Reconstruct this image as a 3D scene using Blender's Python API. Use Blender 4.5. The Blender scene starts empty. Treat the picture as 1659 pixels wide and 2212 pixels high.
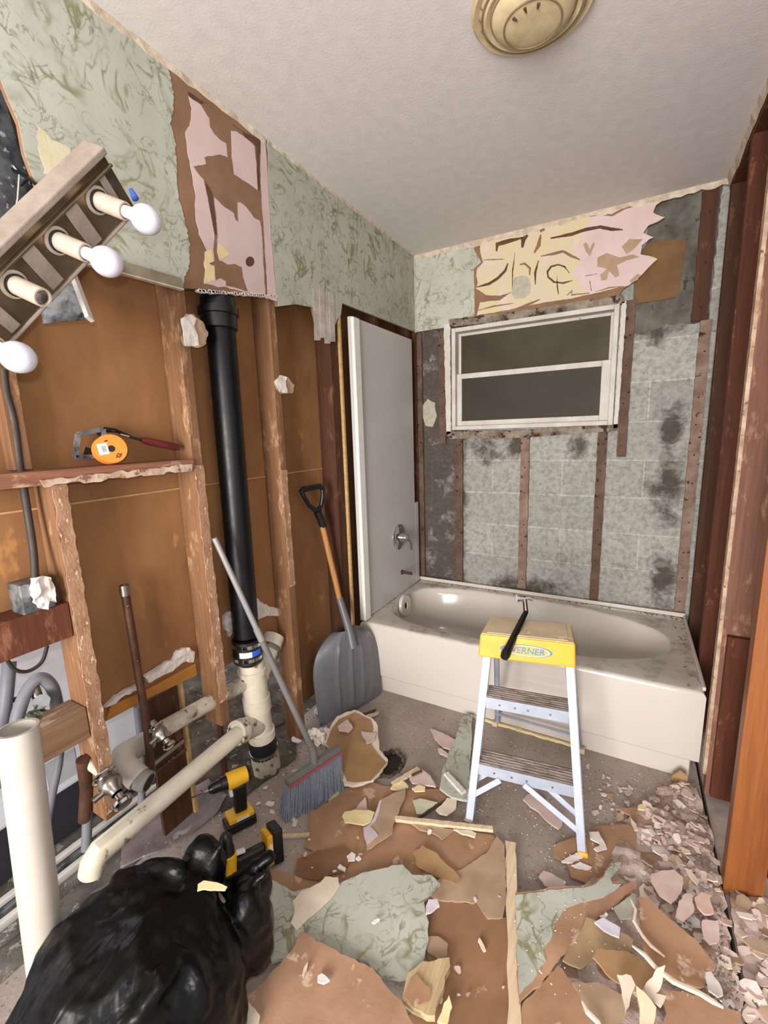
import bpy, bmesh, math, random
from mathutils import Vector, Matrix, noise
from mathutils.geometry import delaunay_2d_cdt

S = bpy.context.scene
COL = S.collection
PI = math.pi

# ---------------------------------------------------------------- camera, world, lights, exposure
CAM = Vector((1.2141, -2.6461, 1.385))
FPX = 945.07
RR = Matrix(((0.8747121, 0.4835974, -0.0318166), (-0.0586318, 0.1707613, 0.9835664), (-0.4810832, 0.8584720, -0.1777212)))
cam_data = bpy.data.cameras.new('camera')
cam_data.sensor_fit = 'HORIZONTAL'; cam_data.sensor_width = 36.0
cam_data.lens = FPX * 36.0 / 1659.0
cam_data.clip_start = 0.02
cam = bpy.data.objects.new('camera', cam_data)
m = Matrix((RR[0], RR[1], -RR[2])).transposed().to_4x4()
m.translation = CAM
cam.matrix_world = m
COL.objects.link(cam); S.camera = cam

W = bpy.data.worlds.new('World'); S.world = W; W.use_nodes = True
W.node_tree.nodes['Background'].inputs[0].default_value = (1.0, 0.96, 0.93, 1)
W.node_tree.nodes['Background'].inputs[1].default_value = 0.95

def lamp(name, kind, loc, energy, color, target=None, **kw):
    d = bpy.data.lights.new(name, kind); d.energy = energy; d.color = color
    for k, v in kw.items(): setattr(d, k, v)
    o = bpy.data.objects.new(name, d); o.location = loc; COL.objects.link(o)
    if target is not None:
        o.rotation_euler = (Vector(target) - Vector(loc)).to_track_quat('-Z', 'Y').to_euler()
    return o
lamp('phone_torch', 'POINT', CAM + Vector((-0.03, 0.0, 0.06)), 23, (0.92, 0.95, 1.0), shadow_soft_size=0.012)
lamp('fill_behind_camera', 'AREA', (1.0, -5.0, 1.25), 250, (1.0, 0.97, 0.95), target=(0.75, 0, 1.35), shape='RECTANGLE', size=1.3, size_y=1.7)  # added soft fill from behind the camera, not a known fixture
lamp('appliance_fill', 'AREA', (-1.0, -2.1, 1.6), 9, (0.85, 0.9, 1.0), target=(-0.6, -1.9, 0.3), size=0.5)  # added cool fill that brightens the white appliance behind the studs

S.view_settings.view_transform = 'Standard'; S.view_settings.look = 'None'
S.view_settings.exposure = -0.14; S.view_settings.gamma = 1.0; S.view_settings.use_curve_mapping = False

# ---------------------------------------------------------------- helpers
def ray(u, v):
    d = Vector(((u - 829.5) / FPX, -(v - 1106) / FPX, 1.0))
    return RR.transposed() @ d
def P(u, v, axis, val):
    d = ray(u, v); i = 'xyz'.index(axis)
    return CAM + d * ((val - CAM[i]) / d[i])
def PD(u, v, depth):
    return CAM + ray(u, v) * depth
def crop(pts, x0, y0, s):
    return [(x0 + a / s, y0 + b / s) for a, b in pts]
def cA(*p): return crop(p, 553, 1520, 3)
def cB(*p): return crop(p, 1106, 1600, 3)
def cC(*p): return crop(p, 360, 140, 4.254)
def cD(*p): return crop(p, 1000, 400, 3)
def on(pts, axis, val):
    out = []
    for p in pts:
        q = P(p[0], p[1], axis, val)
        out.append({'x': (q.y, q.z), 'y': (q.x, q.z), 'z': (q.x, q.y)}[axis])
    return out

def srgb(*c):
    return tuple(((x / 255) / 12.92 if x / 255 <= 0.04045 else ((x / 255 + 0.055) / 1.055) ** 2.4) for x in c[:3]) + (1.0,)

class NT:
    def __init__(s, name):
        s.m = bpy.data.materials.new(name); s.m.use_nodes = True
        s.t = s.m.node_tree; s.b = s.t.nodes['Principled BSDF']; s.co = None
    def n(s, typ, **kw):
        x = s.t.nodes.new(typ)
        for k, v in kw.items():
            if k.startswith('i_'):
                key = k[2:]; x.inputs[int(key) if key.isdigit() else key].default_value = v
            else: setattr(x, k, v)
        return x
    def l(s, a, b): s.t.links.new(a, b)
    def coord(s, scale=(1, 1, 1), rot=(0, 0, 0), loc=(0, 0, 0), kind='Object'):
        if s.co is None: s.co = s.n('ShaderNodeTexCoord')
        mp = s.n('ShaderNodeMapping'); mp.inputs['Scale'].default_value = scale
        mp.inputs['Rotation'].default_value = rot; mp.inputs['Location'].default_value = loc
        s.l(s.co.outputs[kind], mp.inputs['Vector']); return mp.outputs[0]
    def noise(s, vec, scale, detail=4, rough=0.55, dist=0.0):
        x = s.n('ShaderNodeTexNoise'); x.inputs['Scale'].default_value = scale; x.inputs['Detail'].default_value = detail
        x.inputs['Roughness'].default_value = rough; x.inputs['Distortion'].default_value = dist
        s.l(vec, x.inputs['Vector']); return x.outputs['Fac']
    def ramp(s, fac, stops, interp='LINEAR'):
        r = s.n('ShaderNodeValToRGB'); r.color_ramp.interpolation = interp
        el = r.color_ramp.elements
        while len(el) < len(stops): el.new(0.5)
        for e, (p, c) in zip(el, stops):
            e.position = p; e.color = c if isinstance(c, tuple) else (c, c, c, 1)
        s.l(fac, r.inputs[0]); return r.outputs[0]
    def mix(s, fac, a, b, mode='MIX'):
        x = s.n('ShaderNodeMix', data_type='RGBA', blend_type=mode)
        for sock, v in ((x.inputs[0], fac), (x.inputs[6], a), (x.inputs[7], b)):
            if isinstance(v, (tuple, float, int)): sock.default_value = v
            else: s.l(v, sock)
        return x.outputs[2]
    def math(s, op, a, b=None, c=None):
        x = s.n('ShaderNodeMath', operation=op)
        for i, v in enumerate((a, b, c)):
            if v is None: continue
            if isinstance(v, (int, float)): x.inputs[i].default_value = v
            else: s.l(v, x.inputs[i])
        return x.outputs[0]
    def xyz(s, vec):
        x = s.n('ShaderNodeSeparateXYZ'); s.l(vec, x.inputs[0]); return x.outputs
    def bump(s, h, dist=0.002, strength=0.5):
        x = s.n('ShaderNodeBump'); x.inputs['Distance'].default_value = dist; x.inputs['Strength'].default_value = strength
        s.l(h, x.inputs['Height']); s.l(x.outputs[0], s.b.inputs['Normal'])
    def out(s, col, rough=0.7, metal=0.0, spec=0.5):
        if isinstance(col, tuple): s.b.inputs['Base Color'].default_value = col
        else: s.l(col, s.b.inputs['Base Color'])
        if isinstance(rough, (int, float)): s.b.inputs['Roughness'].default_value = rough
        else: s.l(rough, s.b.inputs['Roughness'])
        s.b.inputs['Metallic'].default_value = metal
        s.b.inputs['Specular IOR Level'].default_value = spec
        return s.m

def mottled(name, c1, c2, scale=12, rough=0.85, bump=0.0015, c3=None, t3=0.66, s3=40, metal=0, spec=0.35, strength=0.5, stretch=(1, 1, 1), lo=0.35, hi=0.65):
    n = NT(name); v = n.coord(stretch)
    a = n.noise(v, scale, 6, 0.6)
    col = n.mix(n.ramp(a, [(lo, 0.0), (hi, 1.0)]), srgb(*c1), srgb(*c2))
    if c3:
        b = n.noise(v, s3, 4, 0.65)
        col = n.mix(n.ramp(b, [(t3 - 0.02, 0.0), (t3 + 0.03, 1.0)]), col, srgb(*c3))
    if bump: n.bump(n.noise(v, scale * 6, 5, 0.65), bump, strength)
    return n.out(col, rough, metal, spec)

def wood(name, c1, c2, axis='z', rough=0.75, stain=None, grain=1.0, ts=0.60):
    n = NT(name)
    sc = {'z': (18, 18, 0.9), 'y': (18, 0.9, 18), 'x': (0.9, 18, 18)}[axis]
    v = n.coord(sc); a = n.noise(v, 2.2 * grain, 6, 0.6, 0.4)
    col = n.mix(n.ramp(a, [(0.3, 0.0), (0.7, 1.0)]), srgb(*c1), srgb(*c2))
    f = n.noise(n.coord(tuple(x * 4 for x in sc)), 2.0, 3, 0.6)
    col = n.mix(n.ramp(f, [(0.35, 0.0), (0.75, 0.35)]), col, srgb(*[x * 0.55 for x in c1]))
    if stain:
        b = n.noise(n.coord({'z': (6, 6, 2), 'y': (6, 2, 6), 'x': (2, 6, 6)}[axis], loc=(3, 1, 2)), 2.5, 6, 0.7)
        col = n.mix(n.ramp(b, [(ts - 0.04, 0.0), (ts + 0.05, 1.0)]), col, srgb(*stain))
    n.bump(a, 0.0012, 0.6)
    return n.out(col, rough, 0, 0.3)

def plain(name, c, rough=0.5, metal=0.0, spec=0.5, coat=0):
    n = NT(name); v = n.coord()
    a = n.noise(v, 30, 4)
    r = n.ramp(a, [(0.3, max(0.02, rough - 0.06)), (0.7, min(1, rough + 0.08))])
    col = n.mix(n.ramp(a, [(0.4, 0.0), (0.75, 0.22)]), srgb(*c), srgb(*[x * 0.72 for x in c]))
    mm = n.out(col, r, metal, spec)
    n.b.inputs['Coat Weight'].default_value = coat
    return mm

# mesh builder ------------------------------------------------------
class MB:
    def __init__(s): s.v = []; s.f = []; s.mi = []; s.cur = 0
    def add(s, vs, fs):
        b = len(s.v); s.v += [Vector(x) for x in vs]
        s.f += [tuple(b + i for i in f) for f in fs]; s.mi += [s.cur] * len(fs); return s
    def box(s, lo, hi, M=None):
        x0, y0, z0 = lo; x1, y1, z1 = hi
        vs = [(x0, y0, z0), (x1, y0, z0), (x1, y1, z0), (x0, y1, z0), (x0, y0, z1), (x1, y0, z1), (x1, y1, z1), (x0, y1, z1)]
        if M is not None: vs = [M @ Vector(a) for a in vs]
        return s.add(vs, [(0, 3, 2, 1), (4, 5, 6, 7), (0, 1, 5, 4), (1, 2, 6, 5), (2, 3, 7, 6), (3, 0, 4, 7)])
    def bar(s, a, b, w, h, up=(0, 0, 1)):
        a = Vector(a); b = Vector(b); d = (b - a).normalized(); u = Vector(up)
        r = d.cross(u)
        if r.length < 1e-3: r = d.cross(Vector((1, 0, 0)))
        r.normalize(); u = r.cross(d).normalized()
        vs = []
        for p in (a, b):
            for sx, sy in ((-1, -1), (1, -1), (1, 1), (-1, 1)): vs.append(p + r * (sx * w / 2) + u * (sy * h / 2))
        return s.add(vs, [(0, 1, 2, 3), (7, 6, 5, 4), (0, 4, 5, 1), (1, 5, 6, 2), (2, 6, 7, 3), (3, 7, 4, 0)])
    def tube(s, pts, r, seg=14, caps=True):
        pts = [Vector(p) for p in pts]; n = len(pts)
        rs = r if isinstance(r, (list, tuple)) else [r] * n
        t0 = (pts[1] - pts[0]).normalized()
        ref = Vector((0, 0, 1)) if abs(t0.z) < 0.9 else Vector((1, 0, 0))
        u = t0.cross(ref).normalized(); vs = []
        for i, p in enumerate(pts):
            t = (pts[min(i + 1, n - 1)] - pts[max(i - 1, 0)])
            t = t.normalized() if t.length > 1e-9 else t0
            u = (u - t * u.dot(t)).normalized(); w = t.cross(u)
            for k in range(seg):
                a = 2 * PI * k / seg; vs.append(p + (u * math.cos(a) + w * math.sin(a)) * rs[i])
        fs = []
        for i in range(n - 1):
            for k in range(seg):
                k2 = (k + 1) % seg
                fs.append((i * seg + k, i * seg + k2, (i + 1) * seg + k2, (i + 1) * seg + k))
        if caps:
            fs.append(tuple(range(seg))[::-1]); fs.append(tuple((n - 1) * seg + k for k in range(seg)))
        return s.add(vs, fs)
    def lathe(s, o, d, prof, seg=24):
        # prof: (distance along d, radius)
        o = Vector(o); d = Vector(d).normalized()
        u = d.cross(Vector((0, 0, 1)) if abs(d.z) < 0.9 else Vector((1, 0, 0))).normalized(); w = d.cross(u)
        vs = []; fs = []
        for t, r in prof:
            for k in range(seg):
                a = 2 * PI * k / seg; vs.append(o + d * t + (u * math.cos(a) + w * math.sin(a)) * max(r, 1e-4))
        for i in range(len(prof) - 1):
            for k in range(seg):
                k2 = (k + 1) % seg; fs.append((i * seg + k, i * seg + k2, (i + 1) * seg + k2, (i + 1) * seg + k))
        return s.add(vs, fs)
    def prism(s, poly, o, ex, ey, h):
        # polygon poly in plane o,ex,ey extruded by vector h
        o = Vector(o); ex = Vector(ex); ey = Vector(ey); h = Vector(h); n = len(poly)
        vs = [o + ex * a + ey * b for a, b in poly]; vs += [p + h for p in vs]
        fs = [tuple(range(n))[::-1], tuple(range(n, 2 * n))] + [(i, (i + 1) % n, n + (i + 1) % n, n + i) for i in range(n)]
        return s.add(vs, fs)
    def build(s, name, mat, parent=None, smooth=False, bevel=0.0, sub=0, seg=2):
        me = bpy.data.meshes.new(name)
        lo = Vector([min(v[i] for v in s.v) for i in range(3)]); hi = Vector([max(v[i] for v in s.v) for i in range(3)])
        org = Vector(((lo.x + hi.x) / 2, (lo.y + hi.y) / 2, lo.z))
        me.from_pydata([v - org for v in s.v], [], s.f)
        for x in (mat if isinstance(mat, (list, tuple)) else [mat]): me.materials.append(x)
        for p, mi in zip(me.polygons, s.mi): p.material_index = mi
        me.update()
        bm = bmesh.new(); bm.from_mesh(me); bmesh.ops.recalc_face_normals(bm, faces=bm.faces); bm.to_mesh(me); bm.free()
        if smooth:
            me.polygons.foreach_set('use_smooth', [True] * len(me.polygons))
        o = bpy.data.objects.new(name, me); COL.objects.link(o)
        o.location = org
        if parent is not None:
            o.parent = parent; o.location = org - wloc(parent)
        if bevel:
            b = o.modifiers.new('bevel', 'BEVEL'); b.width = bevel; b.segments = seg; b.limit_method = 'ANGLE'
        if sub:
            b = o.modifiers.new('sub', 'SUBSURF'); b.levels = sub; b.render_levels = sub
        if smooth and not sub:
            try:
                me.set_sharp_from_angle(angle=math.radians(38))
            except Exception: pass
        return o
def wloc(o):
    p = Vector(o.location)
    while o.parent is not None:
        o = o.parent; p = p + Vector(o.location)
    return p
def thing(name, label, cat, loc, group=None):
    o = bpy.data.objects.new(name, None); COL.objects.link(o); o.location = loc
    o.empty_display_size = 0.05
    return tag(o, label, cat, group)
def tag(o, label=None, cat=None, group=None, kind=None):
    if label: o['label'] = label
    if cat: o['category'] = cat
    if group: o['group'] = group
    if kind: o['kind'] = kind
    return o
def structure(o): o['kind'] = 'structure'; return o

def jag(poly, step=0.01, amp=0.003, seed=0):
    rnd = random.Random(seed); out = []; n = len(poly)
    for i in range(n):
        a = Vector(poly[i]); b = Vector(poly[(i + 1) % n]); L = (b - a).length
        k = max(1, int(L / step)); d = (b - a)
        nn = Vector((-d.y, d.x)).normalized() if L > 1e-9 else Vector((0, 0))
        for j in range(k):
            t = j / k; p = a + d * t
            w = noise.noise(Vector((p.x * 37, p.y * 37, seed * 3.7))) * 1.6 + rnd.uniform(-0.5, 0.5)
            out.append(tuple(p + nn * amp * w))
    return out
def inside(pt, poly):
    x, y = pt; c = False; n = len(poly)
    for i in range(n):
        x1, y1 = poly[i]; x2, y2 = poly[i - 1]
        if (y1 > y) != (y2 > y) and x < (x2 - x1) * (y - y1) / (y2 - y1) + x1: c = not c
    return c
def sheet_mb(poly, to3, thick, nrm, grid=None, disp=None, mb=None):
    """flat sheet with real thickness; to3 maps 2D to 3D, disp adds a height along nrm"""
    pts = [Vector(p) for p in poly]; nb = len(pts)
    if grid:
        xs = [p.x for p in pts]; ys = [p.y for p in pts]
        x = min(xs) + grid / 2
        while x < max(xs):
            y = min(ys) + grid / 2
            while y < max(ys):
                q = (x + random.uniform(-.2, .2) * grid, y + random.uniform(-.2, .2) * grid)
                if inside(q, poly): pts.append(Vector(q))
                y += grid
            x += grid
    r = delaunay_2d_cdt(pts, [], [list(range(nb))], 1, 1e-6)
    vs, fs = r[0], r[2]
    nrm = Vector(nrm)
    mb = mb or MB()
    top = []; bot = []
    for v in vs:
        h = disp(v.x, v.y) if disp else 0.0
        p = Vector(to3(v.x, v.y)) + nrm * h
        bot.append(p); top.append(p + nrm * thick)
    n = len(vs); faces = [tuple(f) for f in fs]
    ec = {}
    for f in faces:
        for i in range(len(f)):
            e = (f[i], f[(i + 1) % len(f)]); ec[e] = 1
    side = [(a, b) for (a, b) in ec if (b, a) not in ec]
    allf = [tuple(n + i for i in f) for f in faces] + [tuple(reversed(f)) for f in faces] + [(a, b, n + b, n + a) for a, b in side]
    mb.add(bot + top, allf)
    return mb
def wall_sheet(name, poly, axis, off, mat, thick=0.0012, parent=None, j=(0.012, 0.003), seed=1, px=True, disp=None, grid=None):
    if px: poly = on(poly, axis, off)
    if j: poly = jag(poly, j[0], j[1], seed)
    if axis == 'x': to3 = lambda a, b: (off, a, b); nr = (1, 0, 0)
    else: to3 = lambda a, b: (a, off, b); nr = (0, -1, 0)
    return sheet_mb(poly, to3, thick, nr, grid, disp).build(name, mat, parent)
# ---------------------------------------------------------------- materials
def wallpaper_mat():
    n = NT('wallpaper_green'); v = n.coord()
    base = n.mix(n.ramp(n.noise(v, 3.2, 5, 0.6), [(0.35, 0.0), (0.68, 1.0)]), srgb(184, 185, 172), srgb(163, 164, 149))
    def vein(sc, w, loc, mk):
        vv = n.coord((1, 1, 1), loc=loc)
        a = n.noise(vv, sc, 3, 0.5, 1.6)
        d = n.math('ABSOLUTE', n.math('SUBTRACT', a, 0.5))
        line = n.ramp(d, [(0.0, 1.0), (w, 0.0)])
        msk = n.ramp(n.noise(vv, mk, 3, 0.5), [(0.45, 0.0), (0.56, 1.0)])
        return n.math('MULTIPLY', line, msk)
    c = n.mix(n.math('MULTIPLY', vein(4.0, 0.030, (2, 1, 5), 7.0), 0.9), base, srgb(122, 116, 76))
    c = n.mix(n.math('MULTIPLY', vein(8.0, 0.028, (7, 3, 1), 6.0), 0.85), c, srgb(120, 122, 86))
    c = n.mix(n.math('MULTIPLY', vein(13.0, 0.024, (1, 9, 3), 10.0), 0.7), c, srgb(112, 114, 92))
    bl = n.ramp(n.noise(n.coord(loc=(4, 4, 4)), 14, 3, 0.5, 0.8), [(0.66, 0.0), (0.73, 0.75)])
    c = n.mix(bl, c, srgb(132, 128, 82))
    n.bump(n.noise(v, 120, 3), 0.0006, 0.3)
    return n.out(c, 0.7, 0, 0.3)
M_wallpaper = wallpaper_mat()
M_kraft = mottled('kraft_paper', (140, 107, 82), (124, 93, 70), 9, 0.95, 0.0008)
M_kraft_dark = mottled('kraft_paper_dark', (98, 70, 52), (80, 56, 42), 14, 0.95, 0.0008)
M_kraft_floor = mottled('kraft_paper_dusty', (170, 132, 102), (144, 108, 80), 6, 0.95, 0.002, c3=(188, 160, 134), t3=0.62, s3=11)
M_kraft_red = mottled('kraft_paper_reddish', (174, 136, 108), (154, 118, 92), 8, 0.95, 0.002, c3=(196, 170, 146), t3=0.61, s3=12)
M_kraft_ochre = mottled('kraft_paper_ochre', (164, 130, 92), (144, 112, 76), 9, 0.95, 0.001)
M_kraft_tan = mottled('kraft_paper_tan', (174, 148, 122), (154, 128, 102), 12, 0.95, 0.001)
M_pink = mottled('pink_plaster_skin', (208, 186, 182), (198, 174, 168), 8, 0.85, 0.0006, c3=(224, 206, 168), t3=0.70, s3=5)
M_cream = mottled('cream_adhesive', (200, 186, 166), (204, 188, 142), 7, 0.9, 0.0012, c3=(206, 190, 180), t3=0.6, s3=9)
M_creamp = mottled('cream_plaster', (222, 206, 186), (204, 186, 166), 14, 0.9, 0.001)
M_yellowp = mottled('pale_yellow_plaster', (228, 210, 160), (214, 192, 142), 14, 0.9, 0.001)
M_white_pl = mottled('white_plaster', (226, 216, 208), (200, 188, 178), 20, 0.9, 0.002)
M_pinkfl = mottled('pink_plaster_flake', (210, 186, 176), (194, 168, 158), 14, 0.9, 0.001)
M_greyst = mottled('grey_stain', (182, 176, 158), (160, 152, 134), 40, 0.9, 0.001)
M_ceil = mottled('ceiling_paint', (214, 207, 202), (206, 199, 194), 22, 0.9, 0.0015, c3=(188, 179, 172), t3=0.68, s3=130, strength=0.5)
M_joint = mottled('joint_cream', (208, 192, 172), (176, 158, 136), 25, 0.9, 0.003, c3=(120, 96, 74), t3=0.72, s3=45)
M_hard = mottled('hardboard_back', (150, 106, 66), (126, 86, 52), 5, 0.85, 0.0006, c3=(168, 118, 70), t3=0.66, s3=9, stretch=(1, 1, .5))
M_stud = wood('stud_wood', (140, 100, 68), (110, 76, 50), 'z', stain=(168, 132, 100), ts=0.58)
M_stud_dark = wood('stud_wood_dark', (88, 52, 32), (60, 36, 22), 'z', stain=(112, 76, 54))
M_stud_edge = mottled('plaster_smeared_edge', (170, 134, 106), (136, 94, 66), 30, 0.9, 0.004, c3=(206, 184, 162), t3=0.60, s3=60, stretch=(1, 1, .5))
M_fur = mottled('rusty_furring', (110, 88, 74), (80, 60, 48), 10, 0.9, 0.003, c3=(44, 28, 20), t3=0.63, s3=26)
M_fur_pink = mottled('furring_pinkish', (146, 122, 108), (112, 88, 74), 14, 0.9, 0.003, c3=(60, 38, 28), t3=0.64, s3=26)
M_redwood = wood('red_brown_wood', (104, 56, 34), (74, 38, 24), 'z', stain=(130, 84, 62), ts=0.6)
M_redwood_lt = wood('light_brown_wood', (140, 98, 80), (112, 74, 60), 'z', stain=(168, 126, 100), ts=0.58)
M_orange = wood('orange_stained_wood', (152, 90, 44), (112, 62, 30), 'z', rough=0.45, grain=0.5)
M_lath = wood('pale_lath_wood', (224, 200, 168), (206, 180, 146), 'y', stain=(160, 120, 90), ts=0.68)
M_ply = wood('pale_plywood', (198, 164, 112), (170, 134, 86), 'y')
M_darkvoid = plain('dark_cavity', (34, 22, 16), 0.9)
M_white = plain('white_enamel_frame', (214, 208, 200), 0.4)
M_winpaint = mottled('chipped_white_paint', (204, 198, 190), (186, 178, 168), 10, 0.6, 0.001, c3=(96, 72, 54), t3=0.69, s3=34)
M_sill = mottled('chipped_dark_reveal', (150, 138, 124), (96, 78, 62), 18, 0.85, 0.004, c3=(56, 42, 32), t3=0.58, s3=20)
n = NT('tub_white'); v = n.coord()
gr = n.ramp(n.noise(v, 9, 6, 0.7), [(0.50, 0.0), (0.66, 0.75)])
z = n.xyz(v)[2]
gm = n.math('MULTIPLY', gr, n.ramp(z, [(0.375, 0.0), (0.385, 1.0)]))
n.out(n.mix(gm, srgb(200, 191, 181), srgb(128, 112, 96)), n.ramp(n.noise(v, 12), [(0.3, 0.12), (0.7, 0.2)]), 0, 0.5)
M_tub = n.m
M_surround = mottled('surround_fibreglass', (196, 192, 188), (190, 186, 182), 3, 0.3, 0)
M_surround_edge = plain('surround_edge_gloss', (228, 224, 216), 0.25)
M_chrome = plain('chrome', (200, 200, 200), 0.12, 1.0)
M_brushed = plain('old_nickel', (150, 142, 134), 0.35, 1.0)
M_alu = mottled('ladder_aluminium', (184, 190, 204), (164, 170, 184), 10, 0.42, 0.0005, metal=0.25, spec=0.5)
M_alu_dirty = mottled('ladder_tread', (186, 174, 166), (132, 116, 104), 16, 0.6, 0.001, c3=(96, 78, 64), t3=0.62, s3=40, metal=0.2, stretch=(1, 6, 6))
M_yel = plain('ladder_yellow', (232, 162, 34), 0.4)
M_capbeige = mottled('dusty_cap_top', (214, 194, 162), (196, 174, 140), 10, 0.8, 0.001, c3=(222, 204, 172), t3=0.64, s3=12)
M_blue = plain('logo_blue', (74, 118, 170), 0.5)
M_palew = plain('logo_white', (232, 228, 206), 0.5)
M_black = plain('black_plastic', (16, 16, 18), 0.35)
M_blackpipe = plain('black_abs_pipe', (10, 10, 12), 0.4, spec=.3)
M_rubber = plain('black_rubber', (20, 20, 22), 0.5)
M_pvc = mottled('old_pvc', (212, 202, 184), (196, 184, 162), 12, 0.5, 0.0004, c3=(132, 112, 88), t3=0.66, s3=16)
M_pvc_dirty = mottled('grimy_pvc', (204, 194, 176), (150, 138, 120), 14, 0.7, 0.002, c3=(92, 78, 66), t3=0.58, s3=30)
M_pvc_clean = mottled('white_pvc', (186, 176, 164), (174, 164, 152), 6, 0.45, 0)
M_copper = mottled('tarnished_copper', (98, 66, 50), (66, 44, 34), 20, 0.5, 0.0005, c3=(150, 140, 132), t3=0.66, s3=20, metal=0.5)
M_galv = mottled('galvanised_steel', (150, 152, 154), (96, 98, 100), 26, 0.45, 0.0003, c3=(60, 60, 62), t3=0.63, s3=30, metal=0.6, lo=0.42, hi=0.58)
M_foil = mottled('dark_speckled_back', (84, 86, 88), (44, 45, 48), 16, 0.6, 0.001, c3=(150, 150, 152), t3=0.62, s3=42, lo=.42, hi=.58)
M_dust = mottled('dust_coating', (152, 138, 126), (132, 118, 106), 18, 0.95, 0.002)
M_mirrorbar = mottled('tarnished_mirror_bar', (148, 130, 104), (86, 72, 56), 7, 0.25, 0.0, metal=0.75, stretch=(1, 1, 1))
M_socket = mottled('old_white_socket', (184, 168, 150), (160, 144, 128), 18, 0.7, 0.0006)
M_bulb = plain('frosted_bulb_glass', (200, 194, 204), 0.12)
M_bulbneck = plain('bulb_neck', (222, 216, 208), 0.4)
M_shovel = plain('grey_poly_shovel', (98, 98, 102), 0.36)
M_shwood = wood('shovel_handle_wood', (190, 136, 80), (160, 108, 60), 'z', rough=0.4)
M_bag = plain('black_bag_plastic', (8, 8, 9), 0.2)
M_broomh = plain('grey_metal_handle', (158, 156, 154), 0.35, 0.4)
M_broomh2 = plain('grey_handle_dark', (112, 108, 106), 0.45, 0.1)
M_red = plain('red_plastic', (176, 84, 84), 0.5)
M_maroon = mottled('maroon_grip', (112, 40, 40), (88, 30, 30), 30, 0.6, 0.001)
M_orangep = plain('orange_spool_plastic', (244, 128, 40), 0.45)
M_label = plain('white_label', (226, 220, 222), 0.6)
M_dy = plain('drill_yellow', (234, 176, 30), 0.4)
M_hose = plain('grey_hose', (112, 112, 118), 0.5)
M_cable = plain('dark_cable', (52, 42, 36), 0.6)
M_wire = plain('pale_wire', (190, 184, 176), 0.5)
M_washer = plain('appliance_white', (206, 208, 214), 0.3)
M_mauve = mottled('mauve_dusty_membrane', (134, 120, 120), (104, 92, 88), 7, 0.9, 0.004, c3=(160, 148, 142), t3=0.64, s3=18)
n = NT('bristles'); v = n.coord((60, 60, 3)); a = n.noise(v, 3, 4)
M_bristle = n.out(n.mix(a, srgb(92, 96, 106), srgb(150, 156, 168)), 0.6)
n.bump(a, 0.002, 0.8)
n = NT('floor_concrete'); v = n.coord()
a = n.mix(n.ramp(n.noise(v, 3, 6, 0.6), [(0.35, 0.0), (0.65, 1.0)]), srgb(166, 152, 142), srgb(142, 128, 118))
b = n.ramp(n.noise(v, 70, 3, 0.6), [(0.60, 0.0), (0.66, 1.0)])
a = n.mix(n.math('MULTIPLY', b, 0.6), a, srgb(82, 68, 60))
b = n.ramp(n.noise(n.coord(loc=(5, 5, 5)), 60, 3, 0.6), [(0.62, 0.0), (0.68, 1.0)])
a = n.mix(n.math('MULTIPLY', b, 0.6), a, srgb(178, 162, 150))
n.bump(n.noise(v, 90, 4), 0.002, 0.6)
M_floor = n.out(a, 0.8, 0, 0.35)
M_floor2 = mottled('hall_floor_screed', (178, 162, 154), (150, 134, 124), 12, 0.85, 0.002, c3=(120, 104, 94), t3=0.66, s3=60)
M_floor3 = mottled('grey_dirty_concrete', (112, 106, 98), (70, 64, 58), 9, 0.9, 0.004, c3=(150, 144, 134), t3=0.62, s3=24)
n = NT('rubble_mass'); v = n.coord()
vo = n.n('ShaderNodeTexVoronoi'); vo.inputs['Scale'].default_value = 28; n.l(n.coord((1, 1, .5), rot=(0, 0, .5)), vo.inputs['Vector'])
c = n.ramp(n.xyz(vo.outputs['Color'])[0], [(0.0, srgb(196, 174, 164)), (0.35, srgb(170, 148, 136)), (0.55, srgb(206, 184, 174)), (0.8, srgb(156, 124, 100)), (1.0, srgb(210, 194, 184))], 'CONSTANT')
c = n.mix(n.ramp(n.noise(v, 40, 5, 0.7), [(0.45, 0.0), (0.7, 0.5)]), c, srgb(140, 124, 114))
n.bump(n.noise(v, 60, 5, 0.7), 0.006, 0.8)
M_rubble = n.out(c, 0.95, 0, 0.2)

# block wall
n = NT('concrete_block'); v = n.coord(); q = n.xyz(v)
cv = n.n('ShaderNodeCombineXYZ'); n.l(n.math('ADD', q[0], 0.31), cv.inputs[0]); n.l(q[2], cv.inputs[1])
br = n.n('ShaderNodeTexBrick'); n.l(cv.outputs[0], br.inputs['Vector'])
for k, x in (('Scale', 1.0), ('Mortar Size', 0.006), ('Mortar Smooth', 0.4), ('Brick Width', 0.4), ('Row Height', 0.2), ('Bias', 0.0)): br.inputs[k].default_value = x
br.offset = 0.5
br.inputs['Color1'].default_value = srgb(172, 170, 162); br.inputs['Color2'].default_value = srgb(154, 152, 145); br.inputs['Mortar'].default_value = srgb(186, 181, 170)
nz = n.noise(v, 45, 6, 0.7)
c = n.mix(n.ramp(nz, [(0.42, 0.0), (0.68, 0.7)]), br.outputs['Color'], srgb(112, 106, 96))
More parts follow.
